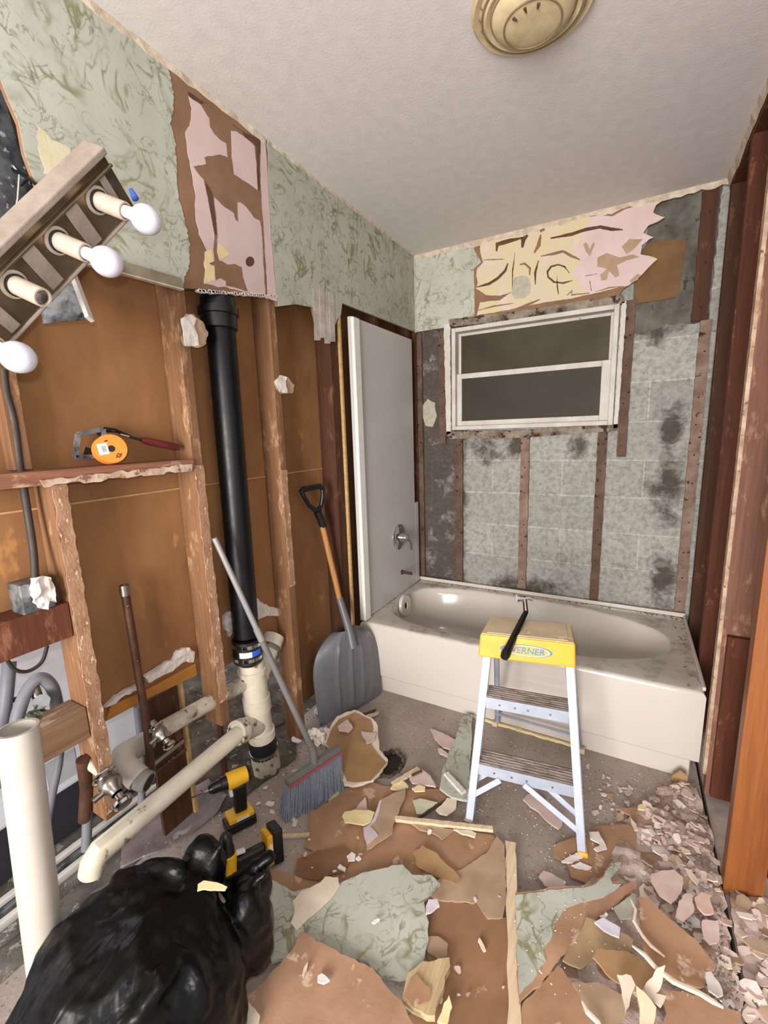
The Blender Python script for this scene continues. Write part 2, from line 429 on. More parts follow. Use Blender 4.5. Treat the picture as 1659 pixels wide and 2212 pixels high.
# damp and mould stains with shapes of their own
st = n.noise(v, 9, 8, 0.72, 0.3)
left = n.ramp(q[0], [(0.26, 1.0), (0.38, 0.0)])
def blob(cx, cz, rx, rz):
    dx = n.math('DIVIDE', n.math('SUBTRACT', q[0], cx), rx); dz = n.math('DIVIDE', n.math('SUBTRACT', q[2], cz), rz)
    return n.ramp(n.math('SQRT', n.math('ADD', n.math('MULTIPLY', dx, dx), n.math('MULTIPLY', dz, dz))), [(0.2, 1.0), (1.0, 0.0)])
acc = left
for b in ((0.62, 0.42, 0.26, 0.14), (0.80, 0.43, 0.2, 0.13), (1.40, 1.05, 0.16, 0.3), (1.42, 0.55, 0.14, 0.3), (0.45, 1.27, 0.2, 0.16), (0.62, 1.3, 0.12, 0.14), (0.98, 1.28, 0.1, 0.1), (1.28, 1.86, 0.22, 0.11), (1.4, 1.35, 0.1, 0.2)):
    acc = n.math('MAXIMUM', acc, blob(*b))
acc = n.math('MAXIMUM', acc, n.math('MULTIPLY', left, 1.12))
msk = n.ramp(n.math('ADD', n.math('MULTIPLY', acc, 0.36), st), [(0.66, 0.0), (0.86, 0.85)])
c = n.mix(msk, c, srgb(58, 46, 36))
c = n.mix(n.ramp(n.noise(n.coord(loc=(9, 2, 4)), 7, 6, 0.7), [(0.6, 0.0), (0.72, 0.5)]), c, srgb(96, 84, 72))
h = n.math('SUBTRACT', n.math('MULTIPLY', nz, 0.6), n.math('MULTIPLY', br.outputs['Fac'], 0.35))
n.bump(h, 0.006, 0.7)
M_block = n.out(c, 0.92, 0, 0.25)

# ---------------------------------------------------------------- setting
XL, XR, H = 0.0, 1.535, 2.44
def plain_box(name, lo, hi, mat, parent=None, bevel=0):
    return MB().box(lo, hi).build(name, mat, parent, bevel=bevel)

structure(plain_box('floor', (-0.14, -3.3, -0.10), (XR - 0.004, 0.25, 0.0), M_floor))
structure(plain_box('floor_hall', (XR + 0.008, -3.3, -0.10), (2.7, 0.25, -0.003), M_floor2))
structure(plain_box('floor_laundry', (-1.6, -3.3, -0.10), (-0.14, 0.25, -0.004), M_floor3))
structure(plain_box('floor_joint', (XR - 0.004, -3.3, -0.10), (XR + 0.008, 0.25, -0.03), M_darkvoid))
cl = structure(plain_box('ceiling', (-0.2, -3.3, H), (XR + 0.02, 0.2, H + 0.1), M_ceil))
# ceiling edge strips
def ragged_strip(name, a, b, w, h, mat, seed, axis):
    mb = MB(); rnd = random.Random(seed); n = 60; rows = []
    a = Vector(a); b = Vector(b)
    for i in range(n + 1):
        p = a.lerp(b, i / n); q = 1 + rnd.uniform(-.35, .35); r = 1 + rnd.uniform(-.35, .35)
        side = Vector((1, 0, 0)) if axis == 'y' else Vector((0, -1, 0))
        if name.endswith('right'): side = -side
        rows.append([p, p + side * w * q, p - Vector((0, 0, h * r))])
    vs = [v for r in rows for v in r]; fs = []
    for i in range(n):
        for k in range(3): fs.append((i * 3 + k, i * 3 + (k + 1) % 3, i * 3 + 3 + (k + 1) % 3, i * 3 + 3 + k))
    fs += [(0, 1, 2), (3 * n + 2, 3 * n + 1, 3 * n)]
    return structure(mb.add(vs, fs).build(name, mat))
ragged_strip('trim_1', (0.001, -3.2, H), (0.001, -1.27, H), 0.009, 0.014, M_joint, 1, 'y')
ragged_strip('trim_2', (0.002, -1.26, H), (0.002, 0, H), 0.006, 0.008, M_joint, 2, 'y')
ragged_strip('trim_3', (0, -0.001, H), (XR, -0.001, H), 0.008, 0.024, M_joint, 3, 'x')
ragged_strip('trim_right', (XR, -3.2, H), (XR, 0.0, H), 0.012, 0.035, M_joint, 4, 'y')
structure(plain_box('trim_4', (0.0, -0.007, 1.995), (0.006, 0.0, H), M_joint))

# left wall: plasterboard cut off above the studs
edge_l = on([(-20, 120), (0, 170), (18, 215), (40, 265), (52, 330), (72, 385), (95, 440), (108, 500), (150, 556)], 'x', 0.0)
bottom = on([(240, 583), (300, 597), (390, 622), (470, 627), (520, 634), (560, 636), (595, 646), (600, 662), (640, 657), (676, 664), (684, 700), (720, 712), (728, 690), (736, 680), (739, 655)], 'x', 0.0)
bottom_j = jag([tuple(p) for p in bottom], 0.012, 0.003, 5)
wall_poly = [(-2.9, H), (0.0, H), (0.0, 2.0)] + [tuple(p) for p in bottom[::-1]] + [tuple(p) for p in edge_l[::-1]] + [(-2.9, 2.2)]
wl = structure(sheet_mb(wall_poly, lambda a, b: (-0.013, a, b), 0.013, (1, 0, 0)).build('wall_left', M_kraft))
# wallpaper sheets on it
torn = on(cC((22, 66), (38, 120), (50, 200), (60, 300), (60, 400), (48, 460), (32, 540), (48, 600), (62, 670), (80, 740), (84, 850), (95, 950), (90, 1100), (96, 1170), (118, 1270), (150, 1370), (170, 1460), (190, 1550), (205, 1620), (212, 1700), (205, 1800), (190, 1900), (165, 1960), (150, 2040)), 'x', 0.0)
torn = [tuple(p) for p in torn]
tj = []
rn = random.Random(3)
for i in range(len(torn) - 1):
    a = Vector(torn[i]); b = Vector(torn[i + 1])
    for k in range(4): tj.append(tuple(a.lerp(b, k / 4) + Vector((rn.uniform(-.003, .003), 0))))
tj.append(torn[-1])
w1 = [(-2.9, H - .001)] + [(tj[0][0], H - .001)] + tj + [tuple(p) for p in on([(380, 616), (300, 594), (240, 580)], 'x', 0.0)] + [tuple(p) for p in edge_l[::-1]] + [(-2.9, 2.2)]
sheet_mb(w1, lambda a, b: (0.0, a, b), 0.0012, (1, 0, 0)).build('wallpaper', M_wallpaper, wl)
w2 = [tuple(p) for p in on(cC((912, 706), (930, 800), (928, 1000), (935, 1100), (945, 1300), (965, 1600), (985, 1800), (1005, 2050), (1018, 2180)), 'x', 0.0)]
w2 = [(w2[0][0], H - .001)] + w2 + [tuple(p) for p in bottom[7:]] + [(-.001, 2.001), (-.001, H - .001)]
sheet_mb(w2, lambda a, b: (0.0, a, b), 0.0012, (1, 0, 0)).build('wallpaper', M_wallpaper, wl)
wall_sheet('painted_skin', cC((200, 290), (300, 360), (420, 470), (600, 580), (720, 650), (850, 700), (868, 1150), (882, 1500), (905, 1850), (920, 2150), (820, 2110), (740, 2095), (600, 2060), (340, 2012), (352, 1900), (340, 1830), (365, 1700), (300, 1560), (268, 1400), (258, 1200), (230, 1000), (190, 800), (172, 620), (210, 560), (232, 400)), 'x', 0.0, M_pink, 0.0012, wl, (0.01, 0.0025), 7)
wall_sheet('painted_skin', cC((865, 700), (905, 706), (930, 1100), (960, 1600), (1012, 2175), (922, 2145), (885, 1500), (862, 1100)), 'x', 0.0, M_pink, 0.0014, wl, (0.02, 0.001), 8)
wall_sheet('torn_paper', cC((300, 350), (420, 420), (600, 540), (720, 630), (850, 660), (862, 1100), (880, 1400), (890, 1500), (925, 2120), (908, 2125), (870, 1500), (855, 1430), (800, 1400), (740, 1320), (680, 1265), (645, 1258), (655, 1440), (630, 1420), (615, 1360), (540, 1310), (430, 1212), (448, 1380), (466, 1560), (460, 1720), (482, 1800), (510, 1802), (560, 1840), (620, 1832), (690, 1860), (700, 1950), (745, 2085), (630, 2045), (543, 2028), (545, 1990), (490, 1955), (450, 1985), (440, 1845), (395, 1832), (440, 1800), (428, 1700), (440, 1560), (408, 1380), (375, 1220), (340, 1050), (275, 980), (245, 930), (300, 925), (358, 910), (345, 848), (490, 826), (560, 850), (545, 722), (490, 690), (440, 640), (398, 570), (390, 490)), 'x', 0.0012, M_kraft, 0.0006, wl, (0.008, 0.0016), 9)
wall_sheet('painted_skin', cC((592, 608), (640, 612), (700, 652), (760, 700), (806, 745), (822, 900), (836, 1152), (780, 1110), (700, 1060), (618, 1005), (600, 850)), 'x', 0.0018, M_pink, 0.0006, wl, (0.012, 0.001), 10)
wall_sheet('torn_paper', cC((195, 245), (340, 345), (300, 355), (205, 290)), 'x', 0.0012, M_kraft_dark, 0.0012, wl, (0.01, 0.001), 11)
wall_sheet('torn_paper', cC((600, 540), (720, 630), (800, 655), (855, 690), (852, 1150), (836, 1150), (822, 760), (790, 710), (720, 670), (690, 610)), 'x', 0.0018, M_kraft_dark, 0.0008, wl, (0.01, 0.0012), 12)
wall_sheet('torn_paper', cC((350, 1070), (400, 1140), (425, 1210), (460, 1560), (440, 1560), (385, 1260)), 'x', 0.0018, M_kraft_dark, 0.0006, wl, (0.01, 0.001), 13)
circ = [(765 + 40 * math.cos(t * PI / 10), 1808 + 46 * math.sin(t * PI / 10)) for t in range(20)]
wall_sheet('drilled_hole', cC(*circ), 'x', 0.0012, M_kraft_dark, 0.0006, wl, (0.01, 0.0006), 14)
wall_sheet('cream_patch', cC((350, 1720), (410, 1700), (432, 1800), (395, 1835), (438, 1860), (440, 1980), (340, 2005), (352, 1900)), 'x', 0.0012, M_yellowp, 0.0006, wl, (0.01, 0.001), 15)
wall_sheet('cream_patch', cC((470, 1640), (520, 1670), (580, 1740), (500, 1790), (465, 1730)), 'x', 0.0012, M_yellowp, 0.0006, wl, (0.01, 0.001), 16)
wall_sheet('water_stain', [(78, 262), (110, 300), (150, 320), (160, 365), (130, 385), (95, 375), (85, 320)], 'x', 0.0012, mottled('yellow_stain', (196, 188, 150), (212, 198, 176), 14, .85), 0.0004, wl, (0.01, 0.004), 17)
# grey lip under the paper, pale broken gypsum along the cut
lp = on([(160, 562), (390, 625)], 'x', 0.0)
MB().bar((0.006, lp[0][0], lp[0][1] + .012), (0.006, lp[1][0], lp[1][1] + .014), 0.012, 0.03).build('shelf_lip', mottled('grey_lip', (150, 140, 118), (120, 110, 92), 12), wl)
MB().bar((0.008, lp[0][0], lp[0][1] - .005), (0.008, lp[1][0], lp[1][1] - .003), 0.016, 0.004).build('metal_bead', M_joint, wl)
mb = MB(); rr = random.Random(8)
for k in range(40):
    t = k / 39; p = P(430 + 165 * t, 628 + 12 * t, 'x', 0.0)
    s = rr.uniform(.004, .009); mb.box((p.x - .012, p.y - s, p.z - s * .6), (p.x + .003, p.y + s, p.z + s * .5))
mb.build('broken_gypsum_edge', M_white_pl, wl)
mb = MB()
for i, (u0, u1, v0, v1) in enumerate([(677, 690, 622, 735), (689, 700, 612, 730), (699, 711, 640, 742), (710, 721, 630, 738)]):
    a = P(u0, v0, 'x', 0.003); b = P(u1, v0, 'x', 0.003); c = P(u1 + 3, v1, 'x', 0.003); d = P(u0 + 3, v1, 'x', 0.003)
    off = 0.002 * (i % 2)
    sheet_mb([(a.y, a.z), (b.y, b.z), (c.y, c.z), (d.y, d.z)], lambda p, q: (0.001 + off, p, q), 0.0012, (1, 0, 0), mb=mb)
mb.build('torn_strips', mottled('grey_white_strips', (196, 188, 178), (160, 150, 142), 20, .8), wl)

# backing board of the left wall
bk = [(-2.9, 2.40), (0.0, 2.40), (0.0, 0.10), (-1.265, 0.10), (-1.27, 0.50), (-1.60, 0.52), (-1.69, 0.55), (-2.08, 0.585), (-2.10, 0.98), (-2.9, 0.98)]
bw = structure(sheet_mb(bk, lambda a, b: (-0.112, a, b), 0.010, (1, 0, 0)).build('wall_backing', M_hard))
MB().box((-0.102, -2.9, 1.2205), (-0.0995, -0.86, 1.2255)).build('seam', mottled('pale_seam', (196, 158, 106), (170, 128, 80), 20), bw)
bwl = on([(225, 1556), (235, 1522), (300, 1495), (418, 1432), (421, 1457), (330, 1500)], 'x', -0.1)
sheet_mb([tuple(p) for p in bwl], lambda a, b: (-0.102, a, b), 0.012, (1, 0, 0)).build('splintered_edge', wood('ochre_ply_edge', (186, 126, 58), (158, 102, 44), 'y'), bw)
for i, pl in enumerate([[(312, 1462), (340, 1440), (372, 1425), (385, 1405), (408, 1398), (418, 1408), (418, 1428), (395, 1432), (372, 1448), (345, 1462), (318, 1475)], [(225, 1528), (250, 1505), (272, 1492), (300, 1478), (303, 1485), (270, 1502), (240, 1522)], [(505, 1300), (520, 1290), (548, 1282), (560, 1300), (590, 1312), (620, 1322), (618, 1345), (600, 1330), (575, 1330), (548, 1345), (520, 1330)], [(484, 1330), (498, 1320), (500, 1345), (510, 1352), (496, 1375), (486, 1360)]]):
    pp = jag([tuple(p) for p in on(pl, 'x', -0.09)], 0.01, 0.004, 20 + i)
    sheet_mb(pp, lambda a, b: (-0.10, a, b), 0.014, (1, 0, 0), grid=0.01, disp=lambda a, b: 0.006 * noise.noise(Vector((a * 60, b * 60, 0)))).build('plaster_keys', M_white_pl, bw)
structure(plain_box('wall_cavity_end', (-0.10, 0.0, 0.0), (0.0, 0.028, 2.44), M_stud_dark))
# speckled back-plate showing at the wallpaper's far edge
structure(sheet_mb([(-2.9, 1.6), (-2.9, 2.42), (-2.1, 2.42), (-2.02, 1.9), (-2.0, 1.78), (-2.15, 1.75)], lambda a, b: (-0.06, a, b), 0.006, (1, 0, 0)).build('wall_left_opening', M_foil))

# back wall: concrete block with a window hole
WX0, WX1, WZ0, WZ1 = 0.243, 1.128, 1.392, 1.985
mb = MB()
for lo, hi in [((-0.3, 0.03, -0.1), (WX0, 0.20, 2.6)), ((WX1, 0.03, -0.1), (2.7, 0.20, 2.6)), ((WX0, 0.03, -0.1), (WX1, 0.20, WZ0)), ((WX0, 0.03, WZ1), (WX1, 0.20, 2.6))]: mb.box(lo, hi)
wb = structure(mb.build('wall_back', M_block))
# keep object coordinates equal to the world for the block coursing
ofs = Vector(wb.location); wb.data.transform(Matrix.Translation(ofs)); wb.location = (0, 0, 0)
rag = [(1350, 84), (1290, 104), (1245, 135), (1228, 170), (1260, 205), (1312, 208), (1260, 240), (1200, 262), (1168, 312), (1235, 338), (1190, 360), (1160, 392), (1150, 450), (1215, 462), (1262, 480), (1215, 520), (1180, 560), (1130, 612), (1075, 650), (1040, 672)]
rg = [tuple(p) for p in on(cD(*rag), 'y', 0.0)]
pb = [(0.0, H), (rg[0][0] + .02, H)] + rg + [(WX1 - .02, 2.0), (WX0, 2.0), (0.0, 2.0)]
wd = structure(sheet_mb(pb, lambda a, b: (a, 0.013, b), 0.013, (0, -1, 0)).build('wall_back_plasterboard', M_kraft))
lw = [tuple(p) for p in on(cD((68, 382), (78, 430), (118, 500), (62, 550), (48, 600), (52, 700), (60, 780), (78, 852)), 'y', 0.0)]
sheet_mb([(0.0015, 2.001), (0.0015, H - .001), (lw[0][0], H - .001)] + jag(lw, .012, .002, 3)[:-6] + [(lw[-1][0], 2.001)], lambda a, b: (a, 0.0, b), 0.0012, (0, -1, 0)).build('wallpaper', M_wallpaper, wd)
cr = [(112, 392), (200, 352), (350, 318), (550, 262), (820, 185), (1000, 150), (1220, 105)] + rag[1:-1] + [(1050, 655), (900, 690), (700, 735), (500, 765), (300, 808), (90, 845), (100, 800), (110, 760), (240, 745), (320, 690), (240, 716), (150, 712), (85, 668), (98, 630), (85, 590), (95, 540), (130, 500), (112, 440)]
crp = jag([tuple(p) for p in on(cD(*cr), 'y', 0.0)], 0.012, 0.0015, 31)
sheet_mb(crp, lambda a, b: (a, 0.0, b), 0.0014, (0, -1, 0)).build('adhesive_skin', M_cream, wd)
pk = [(830, 190), (1000, 160), (1220, 108), (1255, 130), (1230, 180), (1300, 210), (1200, 262), (1168, 312), (1225, 338), (1160, 392), (1150, 450), (1250, 480), (1180, 560), (1130, 612), (1060, 650), (820, 700), (760, 640), (700, 560), (760, 500), (720, 420), (780, 360), (760, 300), (820, 240)]
sheet_mb(jag([tuple(p) for p in on(cD(*pk), 'y', 0.0)], 0.012, 0.002, 32), lambda a, b: (a, -0.0014, b), 0.0005, (0, -1, 0)).build('painted_skin', M_pink, wd)
strokes = [([(132, 486), (200, 482), (265, 480)], 4), ([(292, 508), (275, 555), (225, 605), (170, 640), (88, 662)], 9), ([(98, 812), (200, 785), (330, 765)], 5), ([(338, 440), (322, 560), (320, 700)], 4),
 ([(368, 515), (400, 508), (435, 540), (432, 585)], 8), ([(690, 570), (660, 530), (620, 516), (572, 528), (548, 562), (552, 595), (590, 628), (650, 635), (712, 618)], 6), ([(505, 462), (590, 444), (650, 430), (700, 458), (760, 485)], 9),
 ([(568, 345), (700, 320), (790, 290), (890, 272), (960, 286), (1035, 290)], 11), ([(820, 206), (880, 190), (965, 196), (1050, 150), (1222, 105)], 7), ([(218, 430), (222, 385), (300, 362), (385, 342)], 14), ([(505, 320), (490, 390), (462, 440)], 13),
 ([(470, 645), (468, 570), (490, 490)], 8), ([(672, 716), (712, 682), (700, 712), (820, 700)], 6), ([(822, 620), (832, 684)], 7), ([(860, 692), (950, 665), (1042, 656)], 5), ([(385, 405), (392, 350), (420, 325)], 16), ([(500, 300), (530, 285)], 22), ([(610, 590), (612, 660), (620, 710)], 5), ([(345, 800), (420, 775), (500, 740)], 9), ([(790, 590), (870, 575)], 5)]
for i, (pts, w) in enumerate(strokes):
    pts = [Vector(p) for p in pts]; L = []; R2 = []
    for k, p in enumerate(pts):
        d = (pts[min(k + 1, len(pts) - 1)] - pts[max(k - 1, 0)]).normalized(); nn = Vector((-d.y, d.x))
        ww = w * (0.35 if k in (0, len(pts) - 1) else 1.0); L.append(tuple(p + nn * ww)); R2.append(tuple(p - nn * ww))
    pg = [tuple(p) for p in on(cD(*(L + R2[::-1])), 'y', 0.0)]
    sheet_mb(jag(pg, 0.008, 0.001, 50 + i), lambda a, b: (a, -0.0019, b), 0.0005, (0, -1, 0)).build('torn_paper', M_kraft_dark if i % 2 else M_kraft, wd)
for i, pl in enumerate([[(872, 470), (930, 440), (1020, 472), (1100, 448), (1150, 465), (1060, 490), (1000, 520), (1012, 590), (985, 600), (950, 560), (930, 615), (895, 618), (890, 580), (935, 540), (870, 530)], [(1028, 400), (1080, 350), (1165, 352), (1110, 412), (1060, 450)], [(780, 380), (800, 370), (820, 420), (845, 370), (855, 380), (825, 465), (800, 440)], [(1080, 620), (1130, 575), (1160, 585), (1090, 640)]]):
    sheet_mb(jag([tuple(p) for p in on(cD(*pl), 'y', 0.0)], 0.008, 0.0015, 80 + i), lambda a, b: (a, -0.0019, b), 0.0005, (0, -1, 0)).build('torn_paper', M_kraft_tan, wd)
sheet_mb(jag([tuple(p) for p in on(cD((330, 600), (400, 585), (435, 610), (440, 690), (400, 730), (340, 740), (315, 700)), 'y', 0.0)], 0.008, 0.0015, 90), lambda a, b: (a, -0.0019, b), 0.0006, (0, -1, 0)).build('grey_patch', M_greyst, wd)
# dark mortar coat and brown board at the upper end of the block wall
dk = [(1562, 392), (1420, 432), (1395, 470), (1400, 520), (1372, 560), (1368, 660), (1360, 722), (1420, 712), (1440, 700), (1500, 700), (1530, 690), (1545, 560)]
sheet_mb(jag([tuple(p) for p in on(dk, 'y', 0.03)], 0.02, 0.004, 95), lambda a, b: (a, 0.03, b), 0.002, (0, -1, 0)).build('mortar_coat', mottled('dark_mortar', (112, 108, 98), (72, 66, 58), 8, .95, .003, c3=(60, 52, 44), t3=.6, s3=12), wb)
bb = [(1395, 528), (1420, 520), (1482, 518), (1474, 580), (1462, 642), (1374, 657), (1372, 620), (1385, 570)]
tag(sheet_mb(jag([tuple(p) for p in on(bb, 'y', 0.02)], 0.02, 0.0015, 96), lambda a, b: (a, 0.028, b), 0.008, (0, -1, 0)).build('brown_board', mottled('brown_fibreboard', (124, 92, 60), (100, 72, 46), 7, .9, .001)), 'square brown fibreboard patch fixed high on the block wall beside the window', 'board')

# window ------------------------------------------------------------
wn = structure(thing('window_1', None, None, ((WX0 + WX1) / 2, 0.01, WZ0)))
def frame_rect(x0, x1, z0, z1, y0, y1, w, mat, name, parent, wr=None, bev=.003):
    wr = wr or w
    mb = MB()
    mb.box((x0, y0, z0), (x0 + w, y1, z1)); mb.box((x1 - wr, y0, z0), (x1, y1, z1))
    mb.box((x0 + w, y0, z0), (x1 - wr, y1, z0 + w)); mb.box((x0 + w, y0, z1 - w), (x1 - wr, y1, z1))
    return mb.build(name, mat, parent, bevel=bev)
frame_rect(WX0 - .004, WX1 + .004, WZ0 - .004, WZ1 + .004, -0.006, 0.10, 0.024, M_winpaint, 'window_frame', wn)
us = frame_rect(WX0 + .02, WX1 - .02, 1.690, WZ1 - .02, 0.055, 0.080, 0.016, M_winpaint, 'upper_sash', wn)
ls = frame_rect(WX0 + .02, WX1 - .02, WZ0 + .02, 1.725, 0.025, 0.050, 0.030, M_winpaint, 'lower_sash', wn, wr=0.045)
M_glass1 = NT('obscure_glass_upper'); v = M_glass1.coord(); a = M_glass1.noise(v, 260, 2)
M_glass1.bump(a, 0.0015, 0.5); M_glass1 = M_glass1.out(M_glass1.mix(M_glass1.ramp(M_glass1.noise(v, 2.0, 3), [(0.35, 0.0), (0.65, 1.0)]), srgb(62, 55, 44), srgb(84, 75, 58)), 0.5, 0, 0.12)
M_glass2 = NT('obscure_glass_lower'); v = M_glass2.coord(); a = M_glass2.noise(v, 260, 2)
M_glass2.bump(a, 0.0015, 0.5); M_glass2 = M_glass2.out(M_glass2.mix(M_glass2.ramp(M_glass2.noise(v, 2.0, 3), [(0.35, 0.0), (0.65, 1.0)]), srgb(58, 54, 44), srgb(68, 63, 53)), 0.5, 0, 0.12)
plain_box('pane', (WX0 + .034, 0.064, 1.70), (WX1 - .034, 0.069, WZ1 - .034), M_glass1, us)
plain_box('pane', (WX0 + .048, 0.034, WZ0 + .048), (WX1 - .062, 0.039, 1.70), M_glass2, ls)
for nm, pl in (('head', [(968, 690), (1120, 672), (1345, 636), (1350, 654), (1120, 690), (972, 706)]), ('jamb', [(958, 700), (972, 698), (974, 935), (964, 940)]), ('sill', [(962, 932), (1120, 930), (1335, 916), (1337, 930), (1120, 946), (965, 948)]), ('jamb', [(1343, 652), (1354, 650), (1334, 925), (1325, 925)])):
    sheet_mb(jag([tuple(p) for p in on(pl, 'y', -0.005)], 0.01, 0.002, len(pl) + pl[0][0]), lambda a, b: (a, 0.03, b), 0.034, (0, -1, 0)).build('window_' + nm, M_sill if nm != 'jamb' else M_winpaint, wn)

# furring strips ----------------------------------------------------
def furring(u0, u1, vref, z0, z1, mat, label, w_out=0.019, grp=None, seed=0):
    x0 = P(u0, vref, 'y', 0.012).x; x1 = P(u1, vref, 'y', 0.012).x
    poly = jag([(x0, z0), (x1, z0), (x1, z1), (x0, z1)], 0.03, 0.002, seed + 200)
    o = sheet_mb(poly, lambda a, b: (a, 0.03, b), w_out, (0, -1, 0)).build('furring_strip', mat)
    mb = MB(); r = random.Random(seed)
    z = z0 + .06
    while z < z1 - .03:
        mb.lathe(((x0 + x1) / 2 + r.uniform(-.006, .006), 0.03 - w_out + .001, z), (0, -1, 0), [(0, .004), (.002, .004), (.0021, 0)], 8); z += r.uniform(.12, .22)
    mb.build('nail_heads', M_darkvoid, o)
    return tag(o, label, 'furring strip', grp)
G = 'furring strips on the block wall'
furring(985, 999, 1100, 0.40, 1.36, M_fur, 'thin brown furring strip under the corner of the window nearest the tub surround', grp=G, seed=1)
furring(1122, 1140, 1100, 0.41, 1.37, M_fur_pink, 'pinkish furring strip running from the middle of the window sill down to the hammer', grp=G, seed=2)
furring(1283, 1303, 1100, 0.40, 1.36, M_fur, 'dark rusty furring strip under the far end of the window, beside the ladder shadow', grp=G, seed=3)
furring(1476, 1500, 1100, 0.40, 1.86, M_fur_pink, 'nail-spotted furring strip at the stud-wall end of the block wall', grp=G, seed=4)
furring(1510, 1546, 500, 1.86, 2.42, M_stud_dark, 'red brown upper furring strip in the top corner by the stud wall', grp=G, seed=5)
furring(898, 916, 1100, 0.40, 1.99, M_fur, 'dark furring strip in the corner behind the white surround panel', grp=G, seed=6)
furring(948, 962, 850, 1.30, 1.99, M_fur, 'short furring strip close beside the window frame on the surround side', grp=G, seed=7)
furring(1340, 1361, 850, 1.22, 2.0, M_fur, 'dark furring strip down the stud-wall side of the window', grp=G, seed=8)
sheet_mb(jag([tuple(p) for p in on([(912, 880), (925, 862), (940, 870), (944, 900), (936, 922), (920, 920), (914, 900)], 'y', 0.03)], 0.01, 0.003, 9), lambda a, b: (a, 0.03, b), 0.008, (0, -1, 0)).build('plaster_dab', M_greyst, wb)

# right wall: open studs --------------------------------------------
XF = 1.535
structure(plain_box('wall_right', (1.632, -1.32, 0.10), (1.645, 0.03, 2.44), M_redwood))
structure(plain_box('wall_right_plate', (XF + .002, -3.2, H - 0.045), (1.632, 0.0, H), M_redwood))
def rstud(y, mat, z0, label, emat=None, ez=(0.1, 2.4), w=0.038):
    o = MB().box((XF + .002, y - w, z0), (1.63, y, H - 0.046)).build('wall_stud', mat, bevel=0.002)
    if emat:
        e = jag([(y - w + .001, ez[0]), (y - .004, ez[0]), (y - .004, ez[1]), (y - w + .001, ez[1])], 0.02, 0.003, int(-y * 100))
        sheet_mb(e, lambda a, b: (XF + .002, a, b), 0.011, (-1, 0, 0)).build('plaster_edge', emat, o)
    return tag(o, label, 'wall stud', 'studs of the opened right wall')
rstud(-0.02, M_stud_dark, 0.02, 'dark stud deep in the corner beside the block wall')
rstud(-0.40, M_redwood, 0.02, 'red brown stud standing behind the end of the bathtub')
b_ = rstud(-0.80, M_redwood_lt, 0.02, 'brown stud with a pale plaster-crusted edge at the front corner of the bathtub', mottled('pale_crust', (196, 172, 148), (158, 126, 102), 24, .9, .003, c3=(110, 76, 56), t3=.64, s3=40))
MB().box((1.550, -0.862, 0.03), (1.625, -0.839, 0.66)).build('sister_block', M_redwood, b_, bevel=.002)
rstud(-1.185, M_orange, 0.0, 'bright orange stained stud nearest the camera, standing on the rubble', w=0.042)
# ---------------------------------------------------------------- left wall: studs, shelf, blocks
def lstud(y1, z0, z1, mat, label, edge=None, w=0.038, x0=-0.100, x1=-0.014, ez=None):
    o = MB().box((x0, y1 - w, z0), (x1, y1, z1)).build('wall_stud', mat, bevel=0.002)
    if edge:
        ez = ez or (z0 + .02, min(z1, 1.8))
        e = jag([(y1 - w + .002, ez[0]), (y1 - .002, ez[0]), (y1 - .002, ez[1]), (y1 - w + .002, ez[1])], 0.015, 0.003, int(-y1 * 100))
        sheet_mb(e, lambda a, b: (x1, a, b), 0.0035, (1, 0, 0)).build('plaster_smear', edge, o)
    return tag(o, label, 'wall stud', 'studs of the stripped left wall')
lstud(-2.076, 0.33, 1.285, M_stud, 'short stud under the wooden shelf board, white plaster along its face', M_stud_edge)
lstud(-1.667, 0.36, 2.40, M_stud, 'tall stud beside the black pipe, its rotten foot above the white drain', M_stud_edge, ez=(.45, 1.3))
lstud(-1.262, 0.02, 2.40, M_stud, 'tall stud between the black pipe and the shovel', M_stud_edge, ez=(.75, 1.25))
o_ = lstud(-0.835, 0.02, 2.40, M_stud_dark, 'dark brown doubled stud beside the white surround panel', w=0.075)
MB().box((-0.0135, -0.848, 0.38), (0.001, -0.8355, 2.0)).build('pale_edge_strip', M_ply, o_)
lstud(-0.45, 0.02, 2.40, M_stud_dark, 'dark stud seen in the gap over the surround panel')
lstud(-0.05, 0.02, 2.40, M_stud_dark, 'corner stud in the gap over the surround panel')
lstud(-2.125, 1.325, 2.40, M_stud, 'recessed stud above the shelf near the hanging bulbs', x0=-0.100, x1=-0.055)
t = MB().box((-0.100, -2.9, 1.287), (-0.006, -1.7055, 1.322)).build('shelf_board', wood('weathered_shelf', (156, 106, 80), (108, 68, 50), 'y', stain=(200, 162, 136), grain=1.6, ts=.58), bevel=.003)
tag(t, 'rough red brown wooden board laid flat between the studs as a shelf', 'shelf')
e = jag([(-2.13, 1.286), (-1.72, 1.286), (-1.715, 1.306), (-1.9, 1.304), (-2.14, 1.300)], .01, .004, 4)
sheet_mb(e, lambda a, b: (-0.006, a, b), 0.004, (1, 0, 0)).build('plaster_crust', mottled('crusty_lip', (206, 188, 170), (160, 124, 100), 16, .9, .002, c3=(126, 88, 68), t3=.6, s3=30), t)
tag(MB().box((-0.10, -2.9, 0.893), (-0.016, -2.116, 0.985)).build('cross_block', M_redwood, bevel=.002), 'dark red wooden block between studs under the electrical box', 'wood block')
tag(MB().box((-0.10, -2.9, 0.60), (-0.016, -2.116, 0.688)).build('cross_block', wood('dusty_block', (136, 104, 76), (104, 76, 52), 'y', stain=(160, 140, 118)), bevel=.002), 'dusty wooden block between studs below the grey hoses', 'wood block')
